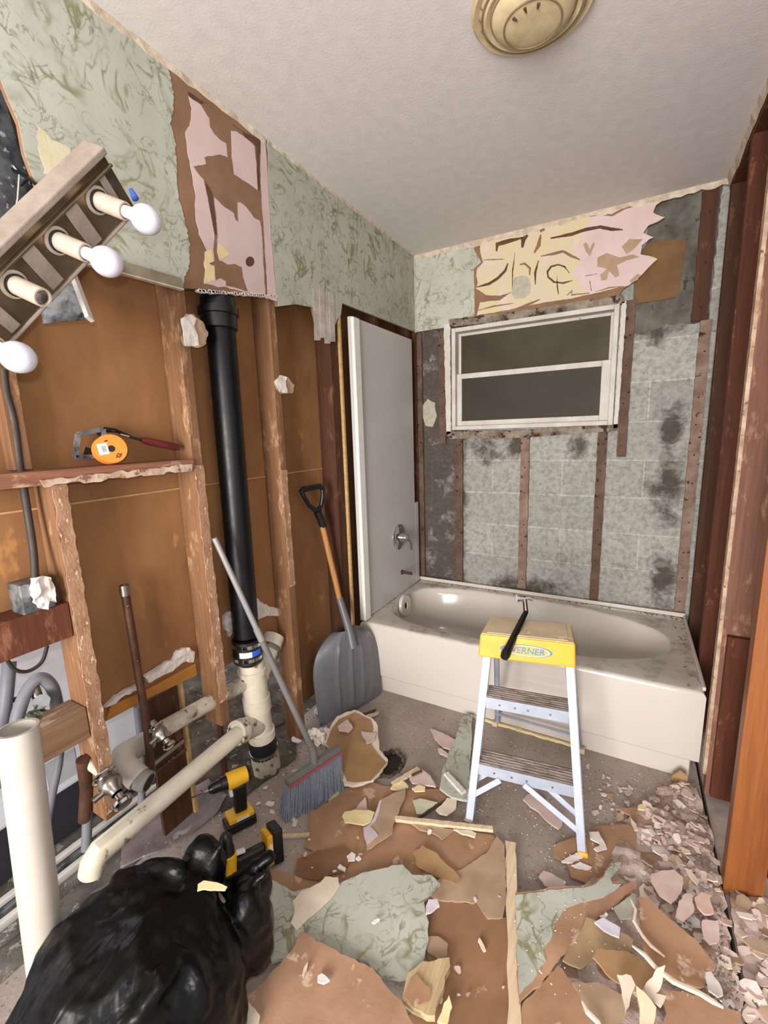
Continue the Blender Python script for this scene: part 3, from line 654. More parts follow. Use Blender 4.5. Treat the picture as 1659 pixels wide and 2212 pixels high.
for i, (y, z0, z1, lb) in enumerate([(-1.775, 0.03, 0.55, 'narrow pale upright lath behind the vent pipe fittings'), (-1.63, 0.02, 0.5, 'narrow dark upright behind the drain stack')]):
    tag(MB().box((-0.125, y - .012, z0), (-0.103, y, z1)).build('upright_lath', M_ply if i == 0 else M_stud_dark), lb, 'lath')
tag(MB().box((-0.13, -1.90, 0.03), (-0.115, -1.79, 0.545)).build('lower_panel', M_stud_dark), 'dark wooden panel behind the shut-off valve, under the brown board', 'panel')

for px_, y_, lb_, k_ in (([(390, 690), (400, 676), (416, 680), (436, 696), (448, 718), (444, 744), (425, 752), (398, 748), (390, 728), (396, 716)], -.010, 'torn white and tan plasterboard chip stuck on the tall stud beside the black pipe', 0), ([(592, 822), (604, 812), (622, 816), (634, 832), (630, 850), (606, 852), (596, 842)], -.010, 'small torn plasterboard chip stuck halfway up the stud between pipe and shovel', 1)):
    pg_ = jag([(q.y, q.z) for q in [P(u, v, 'x', y_) for u, v in px_]], .01, .003, 70 + k_)
    c_ = tag(sheet_mb(pg_, lambda a, b: (-.0135, a, b), .006, (1, 0, 0), .012, lambda a, b: .004 * (noise.noise(Vector((a * 40, b * 40, 1))) + .5)).build('plasterboard_chip', M_kraft_tan, None), lb_, 'plaster chip')
    my_ = sum(p[0] for p in pg_) / len(pg_)
    pw_ = jag([(min(p[0], my_ + .004 + .006 * math.sin(p[1] * 90)), p[1]) for p in pg_[::3]], .01, .0015, 75 + k_)
    try: sheet_mb(pw_, lambda a, b: (-.0075, a, b), .004, (1, 0, 0), .012, lambda a, b: .004 * (noise.noise(Vector((a * 40, b * 40, 1))) + .5)).build('white_core', M_white_pl, c_)
    except Exception: pass

# surround panel ----------------------------------------------------
t = thing('surround_panel', 'tall glossy white tub surround panel on the tap wall', 'shower surround', (0.01, -0.42, 0.385))
MB().box((-0.010, -0.765, 0.386), (0.013, -0.085, 1.942)).build('panel', M_surround, t, bevel=.004)
MB().box((0.010, -0.772, 0.388), (0.030, -0.712, 1.938)).build('edge_flange', M_surround_edge, t, bevel=.007, seg=3)
MB().box((-0.010, -0.085, 0.386), (0.013, -0.030, 0.93)).build('lower_return', M_surround, t, bevel=.005)
tv = thing('tub_valve', 'round chrome tub valve with lever on the white panel', 'tap', (0.012, -0.34, 0.76))
cv_ = P(861, 1160, 'x', 0.012)
MB().lathe(cv_, (1, 0, 0), [(0, .078), (.006, .078), (.012, .066), (.016, .038), (.017, 0)], 36).build('escutcheon', M_chrome, tv, True)
MB().lathe(cv_ + Vector((.012, 0, 0)), (1, 0, 0), [(0, .030), (.03, .028), (.045, .024), (.05, .014), (.052, 0)], 24).build('valve_body', M_chrome, tv, True)
MB().tube([cv_ + Vector((.05, 0, 0)), cv_ + Vector((.058, .02, -.01)), cv_ + Vector((.062, .045, -.04)), cv_ + Vector((.06, .05, -.085))], [.010, .010, .009, .008]).build('lever', M_chrome, tv, True)
cs = P(868, 1236, 'x', 0.012)
tag(MB().tube([cs, cs + Vector((.07, 0, .0))], .009).lathe(cs, (1, 0, 0), [(0, .016), (.004, .016), (.005, .01)], 16).build('spout_stub', M_copper, None, True), 'short bare spout pipe stub sticking out below the tub valve', 'pipe')

# bathtub -----------------------------------------------------------
TY0, TY1, TX0, TX1, TZ = -0.770, -0.002, -0.008, 1.524, 0.384
tub = thing('bathtub', 'white bathtub with oval basin and plain front apron along the block wall', 'bathtub', ((TX0 + TX1) / 2, TY0 / 2, 0))
cx, cy = 0.70, -0.38
angs = sorted(set([2 * PI * i / 128 for i in range(128)] + [math.atan2(y - cy, x - cx) % (2 * PI) for x in (TX0, TX1) for y in (TY0, TY1)]))
def rect(a, ins):
    dx, dy = math.cos(a), math.sin(a); ts = []
    if dx > 1e-9: ts.append((TX1 - ins - cx) / dx)
    if dx < -1e-9: ts.append((TX0 + ins - cx) / dx)
    if dy > 1e-9: ts.append((TY1 - ins - cy) / dy)
    if dy < -1e-9: ts.append((TY0 + ins - cy) / dy)
    t = min(x for x in ts if x > 0); return cx + dx * t, cy + dy * t
def oval(a, ax_l, ax_r, b, nl=3.6, nr=2.3):
    dx, dy = math.cos(a), math.sin(a)
    ax, n_ = (ax_r, nr) if dx > 0 else (ax_l, nl)
    k = (abs(dx / ax) ** n_ + abs(dy / b) ** n_) ** (-1 / n_); return cx + dx * k, cy + dy * k
rings = [[(*rect(a, .014), 0.0) for a in angs], [(*rect(a, .014), .080) for a in angs], [(*rect(a, .001), .092) for a in angs], [(*rect(a, .0), .366) for a in angs],
         [(*rect(a, .003), .377) for a in angs], [(*rect(a, .010), .383) for a in angs], [(*rect(a, .018), TZ) for a in angs]]
for (l, r_, b, z) in [(.655, .745, .322, TZ), (.648, .737, .314, .382), (.640, .727, .305, .374), (.630, .705, .292, .34), (.612, .655, .272, .24), (.59, .60, .25, .15), (.56, .55, .225, .095), (.50, .48, .18, .068), (.3, .3, .1, .06), (.02, .02, .01, .058)]:
    rings.append([(*oval(a, l, r_, b), z) for a in angs])
mb = MB(); N = len(angs); vs = [v for r_ in rings for v in r_]; fs = []
for i in range(len(rings) - 1):
    for k in range(N): fs.append((i * N + k, i * N + (k + 1) % N, (i + 1) * N + (k + 1) % N, (i + 1) * N + k))
fs.append(tuple((len(rings) - 1) * N + k for k in range(N)))
shell = mb.add(vs, fs).build('tub_shell', M_tub, tub, True)
MB().box((TX0, -0.016, TZ), (TX1, -0.004, TZ + .022)).box((TX1 - .012, TY0 + .02, TZ - .002), (TX1, -0.016, TZ + .014)).build('tiling_flange', M_tub, tub, bevel=.003)
mb = MB(); rr = random.Random(4)
for i in range(140):
    if rr.random() < .6: x = rr.uniform(.05, 1.5); y = rr.uniform(-.045, -.02)
    else: x = rr.uniform(1.46, 1.515); y = rr.uniform(-.74, -.03)
    s = rr.uniform(.0012, .004)
    a = rr.uniform(0, PI); M = Matrix.Translation((x, y, TZ)) @ Matrix.Rotation(a, 4, 'Z')
    mb.box((-s * 1.6, -s, -.001), (s * 1.6, s, s * .5), M)
tag(mb.build('rim_grit', mottled('rim_grit', (150, 136, 122), (112, 98, 84), 30)), 'dark grit and crumbs lying along the tub rim', 'debris', kind='stuff')
ov = P(873, 1308, 'x', 0.075)
ovt = MB().lathe(ov, (1, 0.0, 0.12), [(0, .068), (.008, .068), (.016, .062), (.015, .022), (.006, .02)], 32).build('overflow_ring', M_tub, tub, True)
MB().lathe(ov + Vector((.006, 0, 0)), (1, 0, .12), [(0, .02), (.003, .019), (.004, 0)], 20).build('overflow_hole', M_darkvoid, tub, True)
# rotten strip under the apron
mb = MB(); rr = random.Random(5)
pts = [(x, TY0 - .004 - rr.uniform(0, .006)) for x in [0.62 + i * .02 for i in range(24)]]
sheet_mb(jag([(0.62, TY0 + .006), (1.08, TY0 + .006), (1.08, TY0 - .004), (0.62, TY0 - .006)], .012, .004, 8), lambda a, b: (a, b, 0.001), .012, (0, 0, 1), mb=mb)
tag(mb.build('broken_caulk', M_yellowp), 'ragged pale strip along the foot of the tub apron behind the ladder', 'trim strip')

# ladder ------------------------------------------------------------
FR = Vector((1.172, -1.308, 0)); FL = Vector((0.783, -1.363, 0)); LD = (FR - FL).normalized()
N0 = Vector((-LD.y, LD.x, 0)); TH = math.radians(14)
UP = N0 * math.sin(TH) + Vector((0, 0, 1)) * math.cos(TH); BK = LD.cross(UP) * -1
BK = UP.cross(LD) * -1 if UP.cross(LD).dot(N0) < 0 else UP.cross(LD)
def LP(r, u, b=0.0): return FR + LD * r + UP * u + BK * b
lad = thing('step_ladder', 'small aluminium step ladder with a yellow top cap standing before the bathtub', 'ladder', (0.97, -1.1, 0))
def rail(p0, p1, w, d, name, side):
    w = w * 1.2
    # channel shaped rail: web plus two flanges
    mb = MB(); a = Vector(p0); b = Vector(p1); ax = (b - a).normalized(); inn = (LD * side - ax * ax.dot(LD * side)).normalized(); fw = ax.cross(inn)
    if fw.dot(N0) < 0: fw = -fw
    def bx(o, ww, dd):
        vs = []
        for p in (a, b):
            for sx, sy in ((0, 0), (1, 0), (1, 1), (0, 1)): vs.append(p + inn * (o[0] + sx * ww) + fw * (o[1] + sy * dd))
        mb.add(vs, [(0, 1, 2, 3), (7, 6, 5, 4), (0, 4, 5, 1), (1, 5, 6, 2), (2, 6, 7, 3), (3, 7, 4, 0)])
    bx((0, 0), .003, d); bx((0, 0), w, .003); bx((0, d - .003), w, .003)
    return mb.build(name, M_alu, lad)
CU = 0.66
rail(LP(0, 0.02), LP(-.058, CU), .022, .045, 'front_rail', -1)
rail(LP(-.393, 0.02), LP(-.352, CU), .022, .045, 'front_rail', 1)
for r_, s_ in ((0.0, -1), (-.393, 1)):
    MB().bar(LP(r_ + s_ * .010, -.004, .02), LP(r_ + s_ * .010, .028, .02), .030, .054, up=tuple(BK)).build('rubber_foot', M_yel if r_ == 0 else M_alu_dirty, lad, bevel=.005)
cb0, cb1 = P(1058, 1332, 'z', .672), P(1235, 1350, 'z', .672); cf0, cf1 = P(1037, 1372, 'z', .668), P(1243, 1394, 'z', .668)
rb0 = Vector((0.735, -0.78, 0)); rb1 = Vector((1.112, -0.790, 0))
ct0 = cb0 + Vector((.02, -.02, -.03)); ct1 = cb1 + Vector((-.02, -.02, -.03))
rail(rb0 + Vector((0, 0, .015)), ct0, .016, .022, 'rear_rail', 1)
rail(rb1 + Vector((0, 0, .015)), ct1, .016, .022, 'rear_rail', -1)
for p in (rb0, rb1): MB().bar(p, p + Vector((0, 0, .022)), .022, .026).build('rear_foot', M_capbeige, lad, bevel=.004)
for u in (.16, .42):
    a = rb0.lerp(ct0, u); b = rb1.lerp(ct1, u)
    MB().bar(a, b, .018, .004).build('rear_brace', M_alu, lad)
for (u, rl, rr_) in ((.224, -.376, -.040), (.460, -.358, -.063)):
    p0, p1 = LP(rl + .003, u, .002), LP(rr_ - .003, u, .002)
    horiz = N0
    mb = MB(); dep = .082
    # tread plate with ridges, front and rear lips
    mb.add([p0, p1, p1 + horiz * dep, p0 + horiz * dep, p0 - Vector((0, 0, .003)), p1 - Vector((0, 0, .003)), p1 + horiz * dep - Vector((0, 0, .003)), p0 + horiz * dep - Vector((0, 0, .003))], [(0, 1, 2, 3), (7, 6, 5, 4), (0, 4, 5, 1), (1, 5, 6, 2), (2, 6, 7, 3), (3, 7, 4, 0)])
    for k in range(6):
        q = horiz * (.008 + k * .013); mb.bar(p0 + q + Vector((0, 0, .001)), p1 + q + Vector((0, 0, .001)), .004, .004)
    s = mb.build('step', M_alu_dirty, lad)
    mb = MB(); mb.bar(p0 + Vector((0, 0, -.019)), p1 + Vector((0, 0, -.019)), .003, .042, up=(0, 0, 1)); mb.bar(p0 + horiz * dep + Vector((0, 0, -.012)), p1 + horiz * dep + Vector((0, 0, -.012)), .003, .024)
    mb.build('step_lip', M_alu, s)
    for q in (.22, .40, .55, .8):
        MB().lathe(p0.lerp(p1, q) + Vector((0, 0, -.02)) - horiz * .002, -horiz, [(0, .004), (.002, .003), (.0025, 0)], 10).build('rivet', M_chrome, s)
for a, b in ((LP(-.20, .19, .004), LP(-.008, .075, .006)), (LP(-.145, .19, .05), LP(-.010, .10, .05)), (LP(-.385, .10, .006), LP(-.28, .185, .006)), (LP(-.385, .13, .05), LP(-.30, .20, .05))):
    MB().bar(a, b, .004, .018, up=tuple(UP)).build('diagonal_brace', M_alu, lad)
# cap: hollow yellow shell with a dusty top
cap = MB(); zt = .672; d = Vector((0, 0, -.078))
q = [cf0, cf1, cb1, cb0]
qb = [cf0 + d + (cf0 - cf1).normalized() * .006 - N0 * .012, cf1 + d + (cf1 - cf0).normalized() * .004 - N0 * .012, cb1 + d * .8 + N0 * .004, cb0 + d * .8 + N0 * .004]
for p in q: p.z = zt
cap.add(q + qb, [(0, 1, 2, 3), (7, 6, 5, 4), (0, 4, 5, 1), (1, 5, 6, 2), (2, 6, 7, 3), (3, 7, 4, 0)])
capo = cap.build('top_cap', M_yel, lad, bevel=.006, seg=3)
ctr = (q[0] + q[1] + q[2] + q[3]) / 4
MB().add([ctr + (p - ctr) * .97 + Vector((0, 0, h)) for h in (.0005, .0035) for p in q], [(3, 2, 1, 0), (4, 5, 6, 7), (0, 1, 5, 4), (1, 2, 6, 5), (2, 3, 7, 6), (3, 0, 4, 7)]).add([ctr + (p - ctr) * .86 + Vector((0, 0, h)) for h in (.003, .0055) for p in q], [(3, 2, 1, 0), (4, 5, 6, 7), (0, 1, 5, 4), (1, 2, 6, 5), (2, 3, 7, 6), (3, 0, 4, 7)]).build('cap_top', M_capbeige, capo, bevel=.001)
# logo on the front of the cap
fo = (q[0] + q[1] + qb[0] + qb[1]) / 4; fx = (q[1] - q[0]).normalized(); fyv = ((q[0] - qb[0])).normalized(); fn = fx.cross(fyv).normalized()
if fn.dot(N0) > 0: fn = -fn
def ell(a, b, off, x=0, n=40, y=0): return [fo + fx * (x + a * math.cos(2 * PI * i / n)) + fyv * (y + b * math.sin(2 * PI * i / n)) + fn * off for i in range(n)]
def disc(pts, th, mat, name, parent):
    n = len(pts); mb = MB(); mb.add(pts + [p + fn * th for p in pts], [tuple(range(n))[::-1], tuple(range(n, 2 * n))] + [(i, (i + 1) % n, n + (i + 1) % n, n + i) for i in range(n)]); return mb.build(name, mat, parent)
lg = disc(ell(.086, .0205, .0012), .0006, M_blue, 'logo_ring', capo)
disc(ell(.077, .0185, .0019, .002), .0004, M_palew, 'logo_inner_ring', capo)
disc(ell(.072, .0165, .0024, .001), .0004, M_yel, 'logo_field', capo)
def text_mesh(body, size, o, ex, ey, mat, name, parent, depth=.0006, align='CENTER'):
    cu = bpy.data.curves.new('lettering', 'FONT'); cu.body = body; cu.size = size; cu.extrude = depth; cu.align_x = align; cu.align_y = 'CENTER'; cu.offset = size * .02
    to = bpy.data.objects.new('lettering', cu); COL.objects.link(to)
    dg = bpy.context.evaluated_depsgraph_get(); me = bpy.data.meshes.new_from_object(to.evaluated_get(dg))
    bpy.data.objects.remove(to)
    ex = Vector(ex).normalized(); ey = Vector(ey).normalized(); ez = ex.cross(ey)
    mb = MB(); mb.add([Vector(o) + ex * v.co.x + ey * v.co.y + ez * v.co.z for v in me.vertices], [tuple(p.vertices) for p in me.polygons])
    return mb.build(name, mat, parent)
text_mesh('WERNER', .031, fo + fn * .0030, fx * 1, fyv, M_blue, 'lettering', capo)

# hammer over the cap -----------------------------------------------
hm = thing('hammer', 'black-handled hammer with bright steel head resting across the yellow ladder cap', 'hammer', (0.9, -1.05, .68))
h0 = P(1089, 1420, 'z', .694); h1 = P(1134, 1322, 'z', .694)
h0 = P(1089, 1420, 'y', -1.29); h1 = P(1136, 1322, 'y', -1.06)
dd = h1 - h0
MB().tube([h0, h0 + dd * .06, h0 + dd * .2, h0 + dd * .5, h0 + dd * .8, h1], [.013, .0165, .014, .0115, .0105, .009]).build('grip', M_black, hm, True)
h2 = P(1133, 1292, 'y', -1.03)
MB().tube([h1, h2], [.009, .0085]).build('shaft', M_chrome, hm, True)
hl = (h2 - h1).normalized(); hx = Vector((.75, .35, 0)).normalized()
hd = MB().tube([h2 - hx * .028, h2 - hx * .020, h2 + hx * .004], [.014, .014, .010])
for s in (-1, 1):
    n2 = hx.cross(hl).normalized() * s
    hd.tube([h2, h2 + hx * .018 + n2 * .004, h2 + hx * .03 + n2 * .007 - hl * .008], [.010, .007, .003])
hd.build('head', M_chrome, hm, True)

# shovel ------------------------------------------------------------
sh = thing('snow_shovel', 'grey plastic scoop shovel with wooden shaft leaning on the studs beside the tub', 'shovel', (0.05, -0.98, 0))
b0 = Vector((-0.008, -1.155, 0.003)); b1 = Vector((0.122, -0.805, 0.003)); bc = (b0 + b1) / 2
bx_ = (b1 - b0).normalized(); top = P(742, 1358, 'x', 0.012); ax = (top - bc); LS = ax.length; ax.normalize(); bn = bx_.cross(ax).normalized()
if bn.x < 0: bn = -bn
def wprof(v):
    return .190 * (1 + .05 * math.sin(v * PI)) * (1 if v < .5 else max(0.0, 1 - ((v - .5) / .52) ** 2.6) ** .5 )
mb = MB(); NU, NV = 48, 40; F = []; B = []
def srf(u, v, off):
    w = max(wprof(v), .022)
    x = u * w
    bul = .062 * (1 - abs(u) ** 2.4) * (0.25 + .75 * v) * (1.0 - .35 * max(0, v - .8) / .2)
    rib = 0
    for c, a_ in ((-.42, .007), (-.02, .010), (.34, .009), (.66, .007)):
        rib += a_ * math.exp(-((u - c) / .05) ** 2) * min(1, v * 6) * max(0, min(1, (.97 - v) * 6))
    return bc + bx_ * x + ax * (v * LS) + bn * (bul + rib + off)
for off in (0, -.004):
    for j in range(NV + 1):
        for i in range(NU + 1): F.append(srf(-1 + 2 * i / NU, j / NV, off))
fs = []; M1 = (NU + 1) * (NV + 1)
for j in range(NV):
    for i in range(NU):
        a = j * (NU + 1) + i; fs.append((a, a + 1, a + NU + 2, a + NU + 1)); fs.append(tuple(M1 + k for k in (a + NU + 1, a + NU + 2, a + 1, a)))
for i in range(NU):
    fs.append((i, M1 + i, M1 + i + 1, i + 1)); a = NV * (NU + 1) + i; fs.append((a, a + 1, M1 + a + 1, M1 + a))
for j in range(NV):
    a = j * (NU + 1); fs.append((a, a + NU + 1, M1 + a + NU + 1, M1 + a)); a += NU; fs.append((a, M1 + a, M1 + a + NU + 1, a + NU + 1))
mb.add(F, fs).build('scoop', M_shovel, sh, True)
s0 = srf(0, .80, .004); s1 = P(733, 1292, 'x', 0.005); s2 = P(694, 1125, 'x', -0.035); s3 = P(686, 1105, 'x', -0.04)
MB().tube([s0, srf(0, 1.0, .010), s1], [.022, .020, .0165]).build('socket', M_shovel, sh, True)
MB().tube([s1 - (s2 - s1) * .2, s2], [.0135, .0135]).build('wooden_shaft', M_shwood, sh, True)
dx0 = P(655, 1057, 'x', -.05); dx1 = P(692, 1050, 'x', -.03)
hn = MB(); hn.tube([s2 - (s3 - s2) * .6, s3], [.019, .020]); e1 = P(658, 1075, 'x', -.05); e2 = P(697, 1072, 'x', -.03)
hn.tube([s3, P(668, 1092, 'x', -.045), e1, P(650, 1060, 'x', -.05), dx0, dx1, P(697, 1057, 'x', -.03), e2, P(694, 1092, 'x', -.038), s3], [.013, .010, .010, .011, .013, .013, .011, .010, .010, .013], seg=12)
hn.build('d_grip', M_black, sh, True)

# broom -------------------------------------------------------------
bw_ = thing('push_broom', 'grey-bristled broom with a metal handle leaning against the stud by the black pipe', 'broom', (0.21, -1.50, 0))
jt = P(676, 1622, 'z', .155); tp = P(463, 1162, 'x', 0.004)
md = jt.lerp(tp, .58)
MB().tube([jt, md], [.0115, .0115]).build('lower_handle', M_broomh2, bw_, True)
MB().tube([md, tp], [.0105, .0095]).lathe(md, (tp - md), [(-.02, .0125), (.03, .0125), (.031, .01)], 16).build('upper_handle', M_broomh, bw_, True)
ha = P(619, 1692, 'z', .105); hb = P(733, 1617, 'z', .105); hbc = (ha + hb) / 2
MB().bar(ha, hb, .036, .022).bar(ha + Vector((.0, 0, .012)), hb + Vector((0, 0, .012)), .026, .01).build('head_block', M_broomh2, bw_, bevel=.005)
MB().bar(ha + Vector((.02, -.008, -.006)), hb + Vector((.02, -.008, -.006)), .006, .006).build('red_strip', M_red, bw_)
MB().tube([jt + (jt - tp).normalized() * -.03, jt, hbc + Vector((0, 0, .005))], [.015, .016, .017]).build('handle_socket', M_broomh2, bw_, True)
ba = P(608, 1770, 'z', 0.002); bb2 = P(735, 1706, 'z', 0.002)
mb = MB(); rr = random.Random(6); rows = 5; nb_ = 60
hd_ = (hb - ha); sdv = Vector((hd_.y, -hd_.x, 0)).normalized()
for i in range(nb_):
    for j in range(rows):
        f = (i + rr.random() * .5) / nb_; g = (j / (rows - 1) - .5)
        p = ha.lerp(hb, f) + sdv * g * .026 - Vector((0, 0, .008)); q_ = ba.lerp(bb2, f) + sdv * g * .05 + Vector((rr.uniform(-.006, .006), rr.uniform(-.006, .006), rr.uniform(0, .012)))
        mb.tube([p, p.lerp(q_, .5) + Vector((0, 0, .003)), q_], [.0022, .003, .0022], seg=4)
mb.build('bristles', M_bristle, bw_, True)
# ---------------------------------------------------------------- plumbing
def X(u, v, x): return P(u, v, 'x', x)
bp = thing('vent_stack', 'thick glossy black drain stack running up beside the tall stud', 'pipe', (-0.05, -1.5, .52))
pt = P(471, 640, 'x', -.052); pb_ = P(532, 1372, 'x', -.045)
pu = pt + (pt - pb_) * .25
MB().tube([pb_, pt, pu], .049, 28).build('pipe', M_blackpipe, bp, True)
dv = (pt - pb_).normalized()
hub = P(473, 690, 'x', -.052)
MB().lathe(hub - dv * .035, dv, [(0, .050), (.002, .060), (.045, .060), (.047, .067), (.07, .067), (.072, .058), (.1, .057), (.102, .05)], 32).build('hub_coupling', M_black, bp, True)
c0 = P(537, 1425, 'x', -.045)
MB().lathe(c0, dv, [(0, .052), (.001, .056), (.09, .056), (.091, .05)], 32).build('rubber_coupling', M_rubber, bp, True)
MB().lathe(c0 + dv * .012, dv, [(0, .056), (.0005, .0585), (.014, .0585), (.0145, .056)], 32).lathe(c0 + dv * .066, dv, [(0, .056), (.0005, .0585), (.014, .0585), (.0145, .056)], 32).build('clamp_band', M_chrome, bp, True)
mb = MB()
for k in range(8):
    pass
lbl_t = (CAM - c0); lbl_t.z = 0; lbl_t.normalize(); lsd = dv.cross(lbl_t).normalized()
def arc_label(c, r, z0, z1, a0, a1, mat, name, parent):
    vs = []; n_ = 10
    for k in range(n_ + 1):
        a = a0 + (a1 - a0) * k / n_; e = lbl_t * math.cos(a) + lsd * math.sin(a)
        for (rr_, z_) in ((r, z0), (r, z1), (r + .0006, z1), (r + .0006, z0)): vs.append(c + dv * z_ + e * rr_)
    fs = []
    for k in range(n_):
        for m_ in range(4): fs.append((k * 4 + m_, k * 4 + (m_ + 1) % 4, k * 4 + 4 + (m_ + 1) % 4, k * 4 + 4 + m_))
    fs += [(0, 1, 2, 3), (4 * n_ + 3, 4 * n_ + 2, 4 * n_ + 1, 4 * n_)]
    return MB().add(vs, fs).build(name, mat, parent)
arc_label(c0, .0563, .034, .056, -.6, .25, M_label, 'paper_label', bp)
arc_label(c0, .0563, .034, .056, .25, .95, plain('label_blue', (40, 96, 200), .5), 'blue_label', bp)
# cream PVC stack under it
ds = thing('drain_stack', 'cream plastic drain fittings under the black stack, grimy at the tee', 'pipe fitting', (-0.05, -1.5, 0))
t0 = P(542, 1428, 'x', -.045); t1 = P(566, 1592, 'x', -.045)
dn = (t1 - t0).normalized(); L_ = (t1 - t0).length
MB().lathe(t0, dn, [(0, .047), (.0, .050), (.03, .050), (.031, .056), (.05, .056), (.051, .05), (L_ * .45, .05), (L_ * .45 + .001, .054), (L_ * .62, .054), (L_ * .62 + .001, .048), (L_ * .9, .048), (L_ * .9 + .001, .055), (L_, .055), (L_, .03)], 30).build('wye_body', M_pvc, ds, True)
br0 = t0 + dn * .12; br1 = P(580, 1405, 'x', -.075)
MB().tube([br0, br1], [.038, .040]).lathe(br1 - (br0 - br1).normalized() * .02, (br1 - br0), [(0, .046), (.045, .046), (.046, .0)], 24).build('side_branch', M_pvc, ds, True)
j0 = t0 + dn * (L_ * .80); j1 = P(512, 1583, 'x', -.035)
MB().tube([j0, j0.lerp(j1, .5), j1], [.045, .043, .040], 24).lathe(j1 - (j1 - j0).normalized() * .03, (j1 - j0), [(0, .046), (.035, .046), (.036, .038)], 24).build('tee_arm', M_pvc_dirty, ds, True)
lc = t1
MB().lathe(lc, dn, [(0, .052), (.001, .056), (.075, .056), (.076, .05)], 30).build('rubber_coupling', M_rubber, ds, True)
MB().lathe(lc + dn * .055, dn, [(0, .056), (.0005, .0585), (.012, .0585), (.0125, .056)], 30).build('clamp_band', M_chrome, ds, True)
MB().tube([lc + dn * .07, Vector((lc.x + dn.x * .2, lc.y + dn.y * .2, 0.0))], [.056, .058], 24).build('floor_pipe', M_pvc_dirty, ds, True)
# long white drain arm
da0 = P(515, 1585, 'x', -.035); da1 = P(212, 1842, 'x', -.035); da2 = da1 + Vector((-.01, -.02, -.05))
tag(MB().tube([da0, da0.lerp(da1, .5), da1, da1 + Vector((-.004, -.012, -.018)), da2], [.031, .032, .034, .034, .033], 24).build('drain_pipe', M_pvc, None, True), 'long cream drain pipe running along the wall foot toward the black bag', 'pipe')
wa0 = P(528, 1475, 'x', -.06); wa1 = P(335, 1585, 'x', -.06)
tag(MB().tube([wa0, wa1], .028, 20).lathe(wa0, (wa0 - wa1), [(0, .034), (.05, .034), (.051, .03)], 20).build('branch_pipe', M_pvc_dirty, None, True), 'upper dirty white branch pipe joining the cream drain fittings', 'pipe')
el = thing('elbow_fitting', 'pale plastic elbow pipe with an open grey end below the shelf', 'pipe fitting', (-0.03, -2.0, .4))
e0 = X(318, 1600, -.13); e1_ = X(268, 1630, -.09); e2_ = X(268, 1655, -.05); e3_ = X(300, 1682, .0); e4_ = X(322, 1690, .03)
MB().tube([e0, e1_.lerp(e0, .4), e1_, e2_, e3_], [.033, .035, .036, .036, .034], 24).build('elbow', M_pvc_clean, el, True)
MB().tube([e3_, e4_], [.030, .030], 24).build('grey_stub', plain('grey_stub', (132, 126, 122), .6), el, True)
MB().lathe(e4_, (e4_ - e3_), [(0.0003, .024), (.0006, 0)], 20).build('pipe_mouth', M_darkvoid, el, True)
def valve(p, axis, label, s=1.0):
    v = thing('shutoff_valve', label, 'valve', p, 'old chrome shut-off valves')
    a = Vector(axis).normalized(); u = a.cross(Vector((0, 0, 1))).normalized()
    MB().lathe(p - a * .05 * s, a, [(0, .014 * s), (.04 * s, .014 * s), (.041 * s, .024 * s), (.06 * s, .030 * s), (.075 * s, .028 * s), (.085 * s, .018 * s), (.10 * s, .015 * s)], 20).build('body', M_brushed, v, True)
    MB().lathe(p - a * .02 * s, a, [(0, .032 * s), (.004 * s, .034 * s), (.008 * s, .030 * s), (.012 * s, .016 * s)], 24).build('flange', M_chrome, v, True)
    MB().lathe(p + a * .055 * s, a, [(0, .010), (.02 * s, .010), (.021 * s, .024 * s), (.03 * s, .026 * s), (.036 * s, .020 * s), (.038 * s, 0)], 20).build('hand_wheel', M_chrome, v, True)
    MB().tube([p + a * .02 * s, p + a * .02 * s + u * .05 * s - Vector((0, 0, .01))], [.010 * s, .008 * s]).build('outlet', M_brushed, v, True)
    return v
valve(X(342, 1578, -.01), (.8, -.05, -.5), 'upper tarnished chrome shut-off valve on the thin copper riser', .72)
valve(X(233, 1686, .0), (.85, -.05, -.4), 'lower bright chrome shut-off valve beside the plastic elbow', .98)
tag(MB().tube([X(180, 1640, -.06), X(222, 1672, -.02)], .013).build('supply_stub', M_pvc_dirty, None, True), 'short dirty white supply stub feeding the lower chrome valve', 'pipe')
cr_ = thing('copper_riser', 'thin tarnished copper pipe standing open-ended before the brown board', 'pipe', (-.04, -1.97, .5))
MB().tube([X(268, 1268, -.045), X(290, 1400, -.045), X(316, 1560, -.045), X(330, 1690, -.045)], .0115, 16).build('pipe', M_copper, cr_, True)
MB().lathe(X(268, 1268, -.045), (0, 0, 1), [(-.025, .0135), (.006, .0135), (.006, .009), (.001, .009), (.001, 0)], 16).build('open_end', M_brushed, cr_, True)
for i, (a, b, r, lb) in enumerate([((395, 1600), (255, 1712), .009, 'thin dark pipe running just above the long drain pipe'), ((400, 1618), (250, 1738), .008, 'second thin dark pipe squeezed against the long drain pipe')]):
    tag(MB().tube([X(*a, -.06), X(*b, -.06)], r, 12).build('supply_pipe', M_copper if i else M_brushed, None, True), lb, 'pipe')
tag(MB().tube([X(178, 1640, -.05), X(188, 1700, -.07), X(182, 1770, -.1)], [.016, .017, .016], 14).build('rusty_pipe', M_copper, None, True), 'dark rusty upright pipe left of the lower valve', 'pipe')
# tall foreground pipe
fp = thing('standing_pipe', 'tall pale plastic pipe standing upright in front of the grey hoses', 'pipe', (0.05, -2.3, 0))
f0 = PD(38, 1572, .92); f1 = PD(92, 2010, .98)
ff = f1 + (f1 - f0).normalized() * (f1.z / max(1e-3, (f0 - f1).normalized().z))
MB().tube([f0, f1, ff], .0365, 28, caps=False).tube([f0, f1], .031, 28, caps=False).build('pipe', M_pvc_clean, fp, True)
MB().lathe(f0, (f0 - f1), [(-.001, .0365), (0, .0365), (0, .031), (-.002, .031)], 28).build('rim', M_pvc_clean, fp, True)

